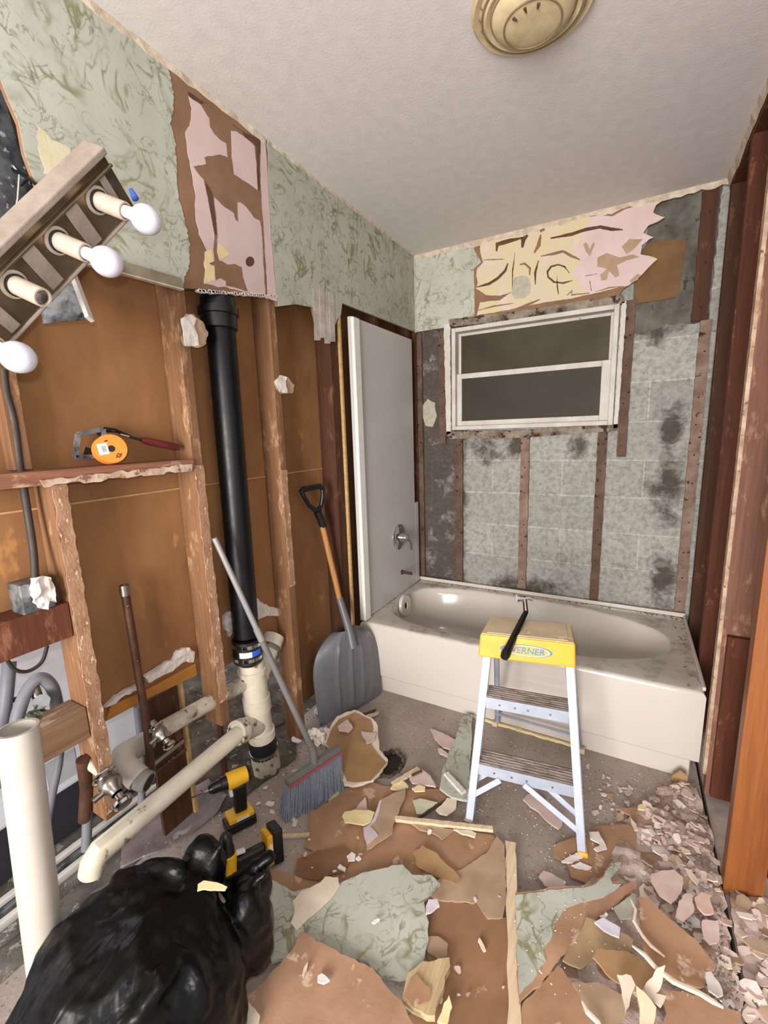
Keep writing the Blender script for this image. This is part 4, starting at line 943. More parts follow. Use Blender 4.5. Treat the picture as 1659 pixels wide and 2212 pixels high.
# grey hoses and things seen through the opening ---------------------
def hose(pts, r, mat, label, nm='drain_hose'):
    P3 = [X(u, v, x) for u, v, x in pts]
    # smooth with Catmull-Rom
    out = []
    for i in range(len(P3) - 1):
        p0, p1, p2, p3 = P3[max(i - 1, 0)], P3[i], P3[i + 1], P3[min(i + 2, len(P3) - 1)]
        for k in range(6):
            t_ = k / 6; out.append(0.5 * ((2 * p1) + (p2 - p0) * t_ + (2 * p0 - 5 * p1 + 4 * p2 - p3) * t_ ** 2 + (3 * p1 - p0 - 3 * p2 + p3) * t_ ** 3))
    out.append(P3[-1])
    return tag(MB().tube(out, r, 12).build(nm, mat, None, True), label, 'hose')
hose([(30, 1600, -.13), (40, 1540, -.14), (60, 1490, -.15), (85, 1465, -.15), (110, 1480, -.15), (122, 1520, -.16), (135, 1600, -.18)], .016, M_hose, 'thick grey corrugated hose looped over the opening behind the pale pipe')
hose([(5, 1570, -.2), (14, 1500, -.2), (20, 1430, -.22)], .016, M_hose, 'grey hose rising at the edge of the opening')
hose([(10, 1415, -.2), (30, 1445, -.2), (60, 1450, -.2), (90, 1430, -.2), (102, 1395, -.2)], .005, M_cable, 'thin dark cord hanging in a curve across the opening', 'cord')
hose([(0, 1515, -.2), (30, 1512, -.2), (60, 1500, -.2)], .007, M_cable, 'thin dark cord crossing low in the opening', 'cord')
hose([(130, 1560, -.22), (128, 1640, -.22), (112, 1720, -.23), (100, 1800, -.24), (98, 1905, -.25)], .011, M_hose, 'grey hose bending down below the dusty block')
hose([(192, 1540, -.2), (198, 1640, -.2), (190, 1700, -.2), (188, 1780, -.2), (186, 1835, -.2)], .014, M_hose, 'short grey hose behind the stud foot')
hose([(296, 1525, -.2), (302, 1580, -.2), (306, 1640, -.2), (306, 1720, -.2), (304, 1790, -.2)], .012, M_hose, 'grey hose glimpsed through the gap under the brown board')
wv = thing('water_valve', 'small metal valve handle glinting among the hoses', 'valve', X(90, 1515, -.13))
pv = X(88, 1515, -.13)
MB().lathe(pv, (1, -.2, .3), [(-.02, .008), (0, .009), (.004, .020), (.012, .020), (.014, 0)], 8).build('handle', M_chrome, wv, True)
MB().tube([pv - Vector((.02, 0, .04)), pv - Vector((.01, 0, 0)), pv - Vector((.03, 0, -.05))], .012).build('body', M_brushed, wv, True)
mb = MB(); rr = random.Random(12)
for i in range(90):
    p = X(rr.uniform(62, 140), rr.uniform(1535, 1580), -.10 + rr.uniform(-.02, .03)); s = rr.uniform(.006, .014)
    M = Matrix.Translation(p) @ Matrix.Rotation(rr.uniform(0, 6), 4, Vector((rr.random(), rr.random(), rr.random())).normalized())
    mb.add([M @ Vector(v) for v in ((-s, 0, 0), (0, -s * .6, .001), (s, 0, 0), (0, s * .6, .001), (0, 0, .003))], [(0, 1, 4), (1, 2, 4), (2, 3, 4), (3, 0, 4), (3, 2, 1, 0)])
tag(mb.build('green_fluff', mottled('green_dirt', (84, 88, 66), (56, 60, 44), 20)), 'dull green dusty tuft lying on the block under the hoses', 'insulation', kind='stuff')
ws = thing('laundry_appliance', 'white appliance seen through the openings behind the studs', 'appliance', (-.66, -2.1, 0))
MB().box((-1.0, -2.75, .20), (-.42, -1.70, 1.0)).build('cabinet', M_washer, ws, bevel=.02, seg=3)
MB().box((-.98, -2.72, .02), (-.44, -1.73, .20)).build('plinth', plain('dark_plinth', (38, 38, 42), .5), ws)
MB().box((-.4205, -2.09, .24), (-.418, -2.0, .34)).build('panel_plate', plain('plate_grey', (170, 172, 176), .4), ws)
for i, (x, w_, m_) in enumerate([(-.385, .02, M_white), (-.34, .016, M_galv), (-.30, .018, M_white), (-.25, .02, M_floor3)]):
    tag(MB().box((x - w_ / 2, -3.0, 0.0), (x + w_ / 2, -1.70, .018 + .004 * i)).build('floor_track', m_, bevel=.002), ['white metal track nearest the appliance behind the wall foot', 'dull metal track lying between two white ones', 'white metal track behind the wall foot', 'grimy grey strip along the outer edge of the metal tracks'][i], 'floor track')

# shelf things ------------------------------------------------------
sp = thing('wire_spool', 'bright orange spool with white label leaning at the front of the shelf', 'spool', X(243, 1005, -.02))
sc_ = X(241, 969, -.012); sn = Vector((.95, -.28, .12)).normalized()
MB().lathe(sc_ - sn * .045, sn, [(0, .010), (0, .038), (.003, .039), (.006, .037), (.007, .02), (.038, .02), (.039, .038), (.042, .0395), (.045, .038), (.045, .009), (.02, .009)], 40).build('reel', M_orangep, sp, True)
MB().lathe(sc_, sn, [(-.002, .0085), (.0003, .0085), (.0005, 0)], 20).build('hub_hole', M_darkvoid, sp, True)
sx_ = Vector((0, 0, 1)).cross(sn).normalized(); sy_ = sn.cross(sx_)
sr = Matrix.Rotation(.12, 3, sn); ex_ = sr @ sx_; ey_ = sr @ sy_
def plq(cx_, cy_, w_, h_, th, mat, name, rot=0):
    R_ = Matrix.Rotation(rot, 3, sn); a_, b__ = R_ @ ex_, R_ @ ey_; o_ = sc_ + ex_ * cx_ + ey_ * cy_ + sn * .0006
    return MB().prism([(-w_ / 2, -h_ / 2), (w_ / 2, -h_ / 2), (w_ / 2, h_ / 2), (-w_ / 2, h_ / 2)], o_, a_, b__, sn * th).build(name, mat, sp)
plq(-.020, .002, .024, .030, .0006, M_label, 'paper_label')
for k in range(4): plq(-.018, -.004 + k * .004, .010, .0016, .0011, M_black, 'print_mark')
plq(.012, -.021, .010, .010, .0005, M_black, 'diamond_mark', PI / 4)
plq(.012, -.021, .006, .006, .0009, M_orangep, 'diamond_mark', PI / 4)
plq(.012, -.021, .020, .0016, .0012, M_black, 'print_mark', .5)
plq(-.008, .022, .008, .003, .0008, M_black, 'print_mark', .2)
# metal box outline behind it
bx = thing('metal_bracket', 'square galvanised metal frame standing behind the orange spool', 'bracket', X(190, 990, -.07))
mb = MB(); bq = [X(163, 988, -.07), X(168, 938, -.07), X(222, 927, -.075), X(232, 985, -.07)]
for a, b in zip(bq, bq[1:] + bq[:1]): mb.bar(a, b, .012, .008, up=(1, 0, 0))
mb.build('frame', M_galv, bx)
mb = MB(); mb.prism([(0, 0), (.03, 0), (.03, .02), (.012, .028)], X(178, 988, -.08), (0, 1, 0), (0, 0, 1), (.002, 0, 0)); mb.build('tab', M_darkvoid, bx)
sd = thing('screwdriver', 'screwdriver with a dark red handle lying on the shelf against the stud', 'screwdriver', X(340, 965, -.05))
a = X(386, 967, -.045); b = X(305, 950, -.045); c = X(228, 930, -.07)
MB().tube([a, a.lerp(b, .1), a.lerp(b, .5), a.lerp(b, .9), b], [.008, .0112, .0112, .0105, .006], 12).build('handle', M_maroon, sd, True)
MB().tube([b, b.lerp(c, .35)], [.0042, .0035]).build('shaft', M_black, sd, True)
MB().tube([b.lerp(c, .35), b.lerp(c, .6)], [.003, .003]).build('tip', M_chrome, sd, True)
pl_ = thing('pliers', 'dark pliers poking out behind the orange spool', 'pliers', X(235, 935, -.08))
MB().tube([X(212, 938, -.08), X(228, 928, -.08), X(250, 930, -.08)], [.006, .008, .006]).build('jaw', M_black, pl_, True)
MB().tube([X(250, 930, -.08), X(288, 946, -.08)], [.005, .004]).build('handle', M_black, pl_, True)
# electrical box and its cable
eb = thing('electrical_box', 'metal electrical box caked in white plaster beside the short stud', 'electrical box', X(78, 1320, -.03))
q0 = X(40, 1262, -.02); q1 = X(113, 1248, -.02); q2 = X(117, 1312, -.02)
MB().box((-.085, q0.y, q2.z), (-.022, q1.y, q1.z)).build('box', M_galv, eb, bevel=.003)
pz = jag([(q.y, q.z) for q in [X(u, v, -.022) for u, v in ((64, 1272), (66, 1250), (90, 1240), (108, 1246), (118, 1268), (116, 1300), (104, 1296), (98, 1316), (80, 1312), (70, 1300))]], .008, .003, 5)
sheet_mb(pz, lambda a, b: (-.022, a, b), .006, (1, 0, 0), .006, lambda a, b: .012 * (noise.noise(Vector((a * 60, b * 60, 3))) + .4)).build('plaster_lumps', M_white_pl, eb, False)
hc = hose([(8, 800, -.06), (14, 850, -.06), (30, 910, -.06), (42, 1000, -.06), (52, 1060, -.06), (60, 1110, -.06), (72, 1190, -.05), (76, 1262, -.03)], .0085, M_cable, 'dark armoured cable dropping to the electrical box', 'armoured_cable')
hc['category'] = 'cable'

# dangling vanity light bar -----------------------------------------
b1 = PD(312, 473, .88); b4 = PD(35, 770, .78); A_ = (b4 - b1) / 3; An = A_.normalized()
R_, U_, F_ = RR[0], RR[1], RR[2]
sv = (R_ * .77 - U_ * .59 - F_ * .23); sv = (sv - An * sv.dot(An)).normalized()
wv_ = sv.cross(An).normalized()
if wv_.dot(U_ - R_) < 0: wv_ = -wv_      # towards the dusty upper edge
base0 = b1 - sv * .124
vl = thing('vanity_light_bar', 'dusty four-socket vanity light bar dangling from the torn wallpaper', 'light fixture', base0 + A_ * 1.5 - Vector((0, 0, .1)))
def VB(a, w, h): return base0 + A_ * a + wv_ * w + sv * h
def vbox(mb, a0, a1, w0, w1, h0, h1):
    vs = [VB(a, w, h) for h in (h0, h1) for a, w in ((a0, w0), (a1, w0), (a1, w1), (a0, w1))]
    return mb.add(vs, [(0, 3, 2, 1), (4, 5, 6, 7), (0, 1, 5, 4), (1, 2, 6, 5), (2, 3, 7, 6), (3, 0, 4, 7)])
vbox(MB(), -.55, 3.8, -.062, .050, -.004, 0.0).build('mirror_plate', M_mirrorbar, vl, bevel=.001)
vbox(vbox(MB(), -.57, 3.8, .050, .064, -.040, .012), -.57, 3.8, -.068, -.062, -.01, .006).build('dusty_edge', M_dust, vl, bevel=.003)
vbox(MB(), -.57, 3.8, .026, .032, 0, .007).build('ridge', M_mirrorbar, vl, bevel=.002)
vbox(vbox(vbox(vbox(MB(), -.35, -.22, -.055, .024, 0, .004), .35, .62, -.055, .024, 0, .004), 1.35, 1.62, -.055, .024, 0, .004), 2.4, 2.6, -.055, .024, 0, .004).build('cross_rib', M_dust, vl, bevel=.001)
for k in range(4):
    s = VB(k, 0, 0)
    so = MB().lathe(s, sv, [(-.004, .026), (.003, .026), (.004, .0175), (.074, .0175), (.076, .0165), (.076, .0135), (.050, .0135), (.05, 0)], 28).build('socket', M_socket, vl, True)
    MB().lathe(s, sv, [(.004, .0185), (.0045, .0205), (.009, .0205), (.0095, .0185)], 28).build('socket_collar', M_rubber, so, True)
    if k == 2:
        MB().lathe(s, sv, [(.0505, .0125), (.072, .013), (.072, .012), (.051, .0115)], 20).build('screw_shell', M_chrome, so, True)
        continue
    bt = thing('light_bulb', ['white frosted bulb in the uppermost socket of the dangling bar', 'white frosted bulb in the second socket of the dangling bar', '', 'white frosted bulb in the lowest socket beside the cable'][k], 'light bulb', s + sv * .1, 'frosted bulbs in the dangling light bar')
    MB().lathe(s, sv, [(.066, .0115), (.088, .0118), (.092, .0125), (.100, .0130)], 24).build('neck', M_bulbneck, bt, True)
    pr_ = [(.099, .0130)]
    for i in range(1, 15):
        t_ = i / 14; ang = PI * (.14 + .86 * t_); pr_.append((.128 - .0300 * math.cos(ang), max(.0001, .0275 * math.sin(ang))))
    MB().lathe(s, sv, pr_, 32).build('glass_globe', M_bulb, bt, True)
wnut = P(288, 418, 'x', 0.02); wnut = PD(288, 420, .93)
tag(MB().lathe(wnut, (R_ * .5 - U_), [(-.012, .004), (0, .006), (.010, .0075), (.012, .004), (.012, 0)], 10).build('wire_connector', plain('blue_connector', (56, 84, 170), .5), None, True), 'small blue wire connector behind the uppermost bulb socket', 'wire connector')
# galvanised plate below the bar
gp = thing('metal_cover_plate', 'bent galvanised metal plate hanging behind the dangling light bar', 'metal plate', PD(150, 690, 1.0))
pq = [PD(66, 560, 1.02), PD(150, 566, 1.02), PD(196, 690, 1.0), PD(95, 700, 1.0)]
nn_ = (pq[1] - pq[0]).cross(pq[2] - pq[1]).normalized()
if nn_.dot(F_) > 0: nn_ = -nn_
MB().add(pq + [p + nn_ * .002 for p in pq], [(0, 1, 2, 3), (7, 6, 5, 4), (0, 4, 5, 1), (1, 5, 6, 2), (2, 6, 7, 3), (3, 7, 4, 0)]).build('plate', M_galv, gp)
MB().bar(PD(148, 568, 1.0), PD(194, 690, .98), .009, .02, up=tuple(nn_)).build('folded_edge', M_white, gp)
for i, (pts, r, m_, lb) in enumerate([
    ([(0, 340, 1.0), (20, 365, 1.0), (40, 372, 1.0), (60, 385, .98), (98, 412, .95)], .004, M_black, 'black wire end poking out above the light bar'),
    ([(0, 330, 1.03), (30, 360, 1.0), (42, 375, 1.0), (38, 430, 1.0), (28, 480, .98), (26, 490, .97)], .0018, M_wire, 'pale wire looping down behind the light bar'),
    ([(28, 490, .97), (40, 462, .97), (60, 452, .97), (85, 450, .95)], .002, M_wire, 'pale wire arching into the back of the light bar'),
    ([(24, 495, .97), (30, 475, .97), (50, 463, .97), (80, 462, .95)], .002, M_wire, 'second pale wire arching into the light bar'),
    ([(45, 400, 1.0), (60, 385, .99), (75, 395, .98), (95, 410, .97)], .003, M_black, 'short black wire bend beside the speckled opening')]):
    tag(MB().tube([PD(*p) for p in pts], r, 8).build('wire', m_, None, True), lb, 'wire')

# ceiling fixture ---------------------------------------------------
cf = thing('ceiling_light', 'round stepped cream glass ceiling light', 'ceiling light', (.935, -1.30, H - .05))
cc = Vector((.938, -1.305, H))
MB().lathe(cc, (0, 0, -1), [(0, .152), (.008, .152), (.016, .145), (.012, .130), (.020, .126), (.028, .116), (.022, .103), (.030, .100), (.040, .094), (.048, .08), (.054, .055), (.056, 0)], 56).build('glass_dish', mottled('cream_glass', (206, 188, 150), (180, 160, 122), 14, .5, .001), cf, True)
mb = MB()
for k in range(24):
    a_ = 2 * PI * k / 24; e_ = Vector((math.cos(a_), math.sin(a_), 0))
    mb.tube([cc + e_ * .130 - Vector((0, 0, .010)), cc + e_ * .126 - Vector((0, 0, .018))], [.005, .003], 6)
mb.build('pressed_flutes', mottled('brown_dirt', (130, 108, 76), (104, 84, 58), 14), cf)
for r_, h_, w_ in ((.124, .0215, .0035), (.101, .0265, .003), (.070, .0525, .002)):
    MB().tube([cc + Vector((r_ * math.cos(2 * PI * k / 48), r_ * math.sin(2 * PI * k / 48), -h_)) for k in range(49)], w_, 6).build('dirty_groove', mottled('brown_dirt2', (142, 120, 88), (112, 90, 62), 14), cf, True)
mb = MB()
for k in range(3):
    a_ = -.9 - k * .55; e_ = Vector((math.cos(a_ + PI), -math.sin(a_ + PI), 0))
    mb.tube([cc + e_ * .060 - Vector((0, 0, .054)), cc + e_ * .048 - Vector((0, 0, .0565))], [.004, .002], 6)
mb.build('pressed_marks', mottled('brown_dirt3', (96, 74, 50), (76, 56, 38), 14), cf)

# drills ------------------------------------------------------------
def drill(base, up, fwd, label, bit=True):
    up = Vector(up).normalized(); fwd = Vector(fwd); fwd = (fwd - up * fwd.dot(up)).normalized(); sd_ = up.cross(fwd)
    base = Vector(base)
    d_ = thing('cordless_drill', label, 'power drill', base, 'yellow and black cordless drills')
    def Q(f, s, u): return base + fwd * f + sd_ * s + up * u
    def qb_(mb, f0, f1, s, u0, u1, tf=0, k=1.0):
        vs = [Q(f, ss, u0) for f, ss in ((f0, -s), (f1, -s), (f1, s), (f0, s))] + [Q(f + tf, ss * k, u1) for f, ss in ((f0, -s), (f1, -s), (f1, s), (f0, s))]
        return mb.add(vs, [(0, 3, 2, 1), (4, 5, 6, 7), (0, 1, 5, 4), (1, 2, 6, 5), (2, 3, 7, 6), (3, 0, 4, 7)])
    qb_(MB(), -.045, .060, .036, 0, .032).build('battery', M_black, d_, bevel=.006, seg=3)
    qb_(MB(), -.040, .050, .033, .032, .052).build('battery_mount', M_dy, d_, bevel=.005, seg=3)
    qb_(MB(), -.022, .022, .017, .05, .150, -.004).build('handle', M_black, d_, bevel=.009, seg=3)
    qb_(MB(), .020, .032, .008, .115, .148, .003).build('trigger', M_label, d_, bevel=.003)
    MB().lathe(Q(-.050, 0, .172), fwd, [(0, .012), (.004, .026), (.06, .030), (.085, .030), (.09, .024)], 22).build('motor_housing', M_dy, d_, True)
    MB().lathe(Q(-.053, 0, .172), fwd, [(0, .0), (0, .02), (.008, .0265), (.02, .0275), (.0201, .024)], 22).build('rear_cap', M_black, d_, True)
    ch = MB().lathe(Q(.038, 0, .172), fwd, [(0, .026), (.02, .024), (.022, .021), (.05, .019), (.062, .011), (.063, 0)], 22).build('chuck', M_black, d_, True)
    if bit: MB().tube([Q(.1, 0, .172), Q(.165, 0, .172)], [.0035, .0025], 8).build('driver_bit', M_chrome, ch, True)
    qb_(MB(), -.02, .025, .0345, .036, .046).build('side_label', M_label, d_)
    return d_
drill((.062, -1.722, 0.002), (-.12, .10, 1), (-.42, -.9, 0), 'yellow and black cordless drill standing upright with a bit in its chuck')
drill((.268, -1.745, 0.048), (-.42, -.86, .10), (-.2, .2, 1.0), 'second yellow drill lying half hidden behind the black bag', False)

# bag ---------------------------------------------------------------
def ellipsoid(mb, c, r, M=None, n1=24, n2=14):
    c = Vector(c); vs = []; fs = []
    for j in range(n2 + 1):
        for i in range(n1):
            a_, b__ = 2 * PI * i / n1, PI * j / n2
            v_ = Vector((r[0] * math.sin(b__) * math.cos(a_), r[1] * math.sin(b__) * math.sin(a_), r[2] * math.cos(b__)))
            if M is not None: v_ = M @ v_
            vs.append(c + v_)
    for j in range(n2):
        for i in range(n1): fs.append((j * n1 + i, j * n1 + (i + 1) % n1, (j + 1) * n1 + (i + 1) % n1, (j + 1) * n1 + i))
    return mb.add(vs, fs)
bg = MB(); VR = Matrix.Rotation(math.atan2(.90, .43), 3, 'Z')
ellipsoid(bg, (.36, -2.29, .18), (.235, .20, .215), VR)
ellipsoid(bg, (.37, -2.33, .10), (.26, .20, .13), VR)
ellipsoid(bg, (.27, -2.25, .27), (.17, .12, .12), VR)
ellipsoid(bg, (.325, -2.06, .31), (.055, .05, .07))
ellipsoid(bg, (.34, -2.14, .29), (.10, .07, .07))
ellipsoid(bg, (.47, -2.06, .20), (.06, .055, .12))
ellipsoid(bg, (.42, -2.00, .22), (.045, .05, .06))
bg.tube([P(395, 2055, 'z', .345), P(345, 2120, 'z', .36), P(285, 2212, 'z', .335)], [.024, .026, .02], 10)
bg.tube([P(395, 2055, 'z', .345), P(425, 2110, 'z', .315), P(440, 2190, 'z', .26)], [.022, .022, .02], 10)
bg.tube([P(240, 1895, 'z', .36), P(330, 1870, 'z', .37), P(400, 1880, 'z', .36)], [.018, .02, .018], 10)
mbx = MB()
for k_, (c_, d_, w_) in enumerate([((.42, -2.0, .27), (.05, .05, .05), .03), ((.46, -2.03, .30), (.05, .02, .04), .025), ((.36, -2.06, .34), (.02, .03, .05), .03)]):
    c_ = Vector(c_); d_ = Vector(d_); bg.tube([c_ - d_ * .8, c_, c_ + d_ * .8], [w_, w_ * .8, w_ * .35], 10)
M_bagm = NT('black_bag_film'); v = M_bagm.coord((1, 1, .6)); a = M_bagm.noise(v, 5, 3, 0.45, 1.2)
b = M_bagm.noise(M_bagm.coord((1, .35, 1), rot=(0, 0, .6)), 16, 3, 0.5, 1.4)
M_bagm.bump(M_bagm.math('ADD', a, M_bagm.math('MULTIPLY', b, .22)), 0.030, 0.5)
M_bagm = M_bagm.out(srgb(6, 6, 7), 0.36, 0, 0.22)
bag = bg.build('trash_bag', M_bagm, None, True)
rm = bag.modifiers.new('remesh', 'REMESH'); rm.mode = 'VOXEL'; rm.voxel_size = .008; rm.use_smooth_shade = True
sm = bag.modifiers.new('smooth', 'SMOOTH'); sm.iterations = 5; sm.factor = .7
tx = bpy.data.textures.new('folds', 'CLOUDS'); tx.noise_scale = .09; tx.noise_depth = 3
dm = bag.modifiers.new('folds', 'DISPLACE'); dm.texture = tx; dm.strength = .035; dm.mid_level = .5; dm.texture_coords = 'LOCAL'
tag(bag, 'full crumpled black plastic rubbish bag slumped on the floor debris', 'rubbish bag')
# ---------------------------------------------------------------- debris on the floor
def scrap(name, px, z, mat, label, cat='plasterboard scrap', th=.004, wav=.006, lift=0.0, liftdir=(1, 0), grid=.025, seed=0, j=(.012, .003), group=None, freq=7, parent=None):
    c = [P(u, v, 'z', z) for u, v in px]
    poly = jag([(q.x, q.y) for q in c], j[0], j[1], seed + 300)
    ctr_ = Vector((sum(q.x for q in c) / len(c), sum(q.y for q in c) / len(c)))
    ld = Vector(liftdir).normalized() if lift else Vector((1, 0))
    ext = max(abs((Vector((q.x, q.y)) - ctr_).dot(ld)) for q in c) or 1
    def dz(a, b):
        h = wav * (noise.noise(Vector((a * freq, b * freq, seed * 1.3))) + .5)
        if lift:
            t = ((Vector((a, b)) - ctr_).dot(ld)) / ext; h += lift * (t + 1) ** 2 / 4
        return max(h, -.001)
    o = sheet_mb(poly, lambda a, b: (a, b, z), th, (0, 0, 1), grid, dz).build(name, mat, parent, True)
    return tag(o, label, cat, group) if parent is None else o
# mauve dusty membrane and curb by the wall foot
scrap('floor_membrane', [(262, 1800), (300, 1770), (380, 1725), (450, 1690), (492, 1722), (470, 1760), (420, 1800), (330, 1850), (262, 1880)], .004, M_mauve, 'mauve grey dusty membrane lying flat beside the drain pipe and the drill', 'membrane', .006, .014, seed=1)
# large sheets
scrap('kraft_sheet', cA((545, 560), (760, 520), (940, 570), (1200, 560), (1255, 620), (1050, 740), (1300, 830), (1540, 860), (1612, 930), (1625, 1300), (1440, 1330), (1250, 1300), (1100, 1330), (900, 1280), (700, 1330), (300, 1330), (80, 1230), (80, 1140), (110, 1080), (250, 1120), (270, 1000), (370, 970), (310, 940), (350, 850), (350, 720), (480, 640)), .004, M_kraft_floor, 'large dusty brown sheet of torn board paper spread across the middle of the floor', 'paper sheet', .004, .006, seed=2)
scrap('kraft_sheet', cA((1050, 1240), (1190, 1285), (1440, 1310), (1500, 1390), (1640, 1400), (1680, 2130), (900, 2130), (1040, 1990), (1180, 1800), (1100, 1640), (1120, 1440)), .010, mottled('kraft_paper_deep', (150, 112, 82), (126, 92, 66), 6, .95, .001, c3=(176, 142, 110), t3=.68, s3=20), 'deep brown board sheet lying left of the long upright lath', 'board sheet', .004, .004, seed=3)
scrap('board_flap', cA((1210, 1120), (1330, 1080), (1500, 960), (1560, 870), (1612, 930), (1625, 1300), (1600, 1400), (1500, 1405), (1430, 1300), (1190, 1290), (1100, 1240)), .013, M_kraft_tan, 'lighter brown board flap with a rounded torn lobe, left of the upright lath', 'board flap', .004, .004, seed=4)
g_ = scrap('wallpaper_slab', cA((80, 1150), (250, 1245), (540, 1190), (700, 1110), (880, 1070), (955, 1060), (1010, 1130), (1140, 1130), (1195, 1185), (1130, 1245), (1090, 1300), (1100, 1370), (1122, 1440), (1090, 1700), (960, 1792), (830, 1792), (700, 1690), (400, 1600), (260, 1620), (200, 1680), (110, 1700), (60, 1600), (10, 1350), (60, 1220)), .024, M_wallpaper, 'big slab of plasterboard still covered in pale green marbled wallpaper, lying on the floor', 'wallpapered board', .010, .006, seed=5)
scrap('board_sheet', cA((290, 1500), (400, 1560), (550, 1640), (760, 1730), (850, 1860), (940, 1960), (1040, 2130), (-260, 2130), (-200, 2010), (-100, 1935), (0, 1872), (60, 1812), (150, 1722), (240, 1622)), .045, M_kraft_red, 'reddish brown dusty board sheet nearest the camera, overlapping the green slab', 'board sheet', .008, .006, seed=6)
scrap('plaster_skin', cA((240, 1290), (300, 1222), (420, 1172), (450, 1130), (530, 1135), (545, 1190), (500, 1245), (450, 1310), (340, 1400), (260, 1470), (230, 1425), (245, 1350)), .040, M_creamp, 'leaf-shaped peach cream plaster skin lying on the green wallpapered slab', 'plaster scrap', .003, .006, seed=7)
k_ = scrap('board_chunk', cA((450, 280), (480, 190), (530, 130), (640, 105), (760, 160), (790, 200), (800, 330), (855, 400), (820, 460), (760, 520), (650, 552), (575, 542), (540, 460), (470, 400), (480, 320)), .020, M_creamp, 'brown board chunk with a ragged cream plaster border beside the broom', 'board chunk', .012, .008, .04, (0, 1), seed=8)
scrap('paper_face', cA((455, 275), (490, 190), (540, 140), (640, 110), (745, 155), (760, 200), (745, 290), (790, 350), (845, 402), (800, 460), (745, 512), (640, 520), (590, 510), (560, 440), (545, 375), (520, 340), (475, 310)), .0325, M_kraft_ochre, None, None, .0012, .008, .04, (0, 1), seed=8, j=(.02, .001), parent=k_)
scrap('plaster_scrap', cA((530, 150), (590, 108), (630, 160), (600, 190), (540, 182)), .075, M_pinkfl, 'small pale pink plaster scrap on the far end of the board chunk', 'plaster scrap', .004, .003, seed=10)
scrap('plaster_scrap', cA((680, 188), (785, 192), (770, 240), (720, 265)), .06, M_pinkfl, 'pale pink triangular plaster scrap on the board chunk facing the ladder', 'plaster scrap', .004, .003, seed=11)
rr = random.Random(21)
def heap(name, px, z, hgt, mat, label, cat, seed, kind=None):
    c = [P(u, v, 'z', 0) for u, v in px]; cx_ = sum(q.x for q in c) / len(c); cy_ = sum(q.y for q in c) / len(c)
    R0 = max(math.hypot(q.x - cx_, q.y - cy_) for q in c)
    def dz(a, b):
        t = max(0, 1 - (math.hypot(a - cx_, b - cy_) / R0) ** 2)
        return max(0, hgt * t * (.7 + .9 * noise.noise(Vector((a * 45, b * 45, seed)))) + .3 * hgt * noise.noise(Vector((a * 110, b * 110, seed))))
    return tag(sheet_mb(jag([(q.x, q.y) for q in c], .012, .006, seed), lambda a, b: (a, b, z), .003, (0, 0, 1), .007, dz).build(name, mat), label, cat, kind=kind)
heap('plaster_dust', cA((300, 210), (350, 180), (430, 190), (490, 180), (500, 240), (440, 290), (380, 280), (330, 250)), .001, .045, M_white_pl, 'little heap of white crumbled plaster at the foot of the broom handle', 'debris', 21, 'stuff')
# ragged drain hole
dh = thing('floor_hole', 'ragged dark hole broken through the concrete floor beside the board chunk', 'hole', P(*cA((868, 400))[0], 'z', 0))
hc_ = P(*cA((868, 395))[0], 'z', 0.0)
mb = MB(); n_ = 40; ring = []
for i in range(n_):
    a_ = 2 * PI * i / n_; ring.append((hc_.x + .050 * math.cos(a_) * (1 + .2 * noise.noise(Vector((a_ * 2, 0, 0)))), hc_.y + .065 * math.sin(a_) * (1 + .2 * noise.noise(Vector((a_ * 2, 5, 0))))))
sheet_mb(ring, lambda a, b: (a, b, .0005), .003, (0, 0, 1)).build('dark_mouth', M_darkvoid, dh)
for i in range(n_):
    a_ = 2 * PI * i / n_; r_ = 1.05 + rr.uniform(-.1, .15)
    ellipsoid(mb, (hc_.x + .052 * r_ * math.cos(a_), hc_.y + .067 * r_ * math.sin(a_), .006), (rr.uniform(.006, .012), rr.uniform(.006, .012), rr.uniform(.004, .014)), None, 6, 4)
mb.build('broken_rim', mottled('burnt_rim', (110, 94, 80), (56, 44, 36), 30, .95, .003), dh)
scrap('plaster_leaf', cA((560, 740), (575, 715), (640, 700), (735, 700), (770, 715), (740, 782), (700, 795), (640, 788), (580, 778)), .022, M_yellowp, 'leaf-shaped pale yellow plaster piece in the middle of the brown sheet', 'plaster scrap', .005, .004, seed=12)
scrap('plaster_scrap', cA((645, 690), (700, 620), (715, 612), (722, 695)), .014, M_pinkfl, 'small greyish triangle of plaster behind the pale yellow leaf-shaped piece', 'plaster scrap', .004, .003, seed=13)
f_ = scrap('folded_board', cA((800, 640), (900, 592), (970, 572), (962, 640), (900, 780), (885, 860), (800, 910), (722, 952), (700, 880), (695, 812), (745, 782), (780, 700)), .018, M_kraft_tan, 'creased tan board scrap with a lavender white torn side, beside the yellow leaf-shaped piece', 'board scrap', .005, .012, seed=14)
scrap('torn_side', cA((800, 640), (818, 632), (800, 700), (775, 770), (740, 800), (770, 830), (792, 862), (722, 920), (702, 880), (697, 815), (745, 782), (780, 700)), .0235, mottled('lavender_plaster', (206, 194, 200), (184, 170, 174), 12, .9), None, None, .002, .012, seed=14, j=(.02, .001), parent=f_)
scrap('board_flap', cA((1015, 970), (1080, 930), (1180, 985), (1250, 1060), (1325, 1140), (1290, 1172), (1200, 1138), (1110, 1100), (1040, 1042)), .020, M_kraft_ochre, 'ochre brown curled board flap right above the green slab', 'board flap', .004, .016, seed=15)
scrap('board_flap', cA((255, 1120), (270, 1010), (370, 970), (420, 960), (560, 930), (640, 1000), (560, 1100), (450, 1130), (400, 1160)), .012, mottled('kraft_mid', (138, 102, 74), (118, 86, 60), 8, .95), 'mid brown board flap beside the yellow drill, under the peach plaster skin', 'board flap', .003, .006, seed=16)
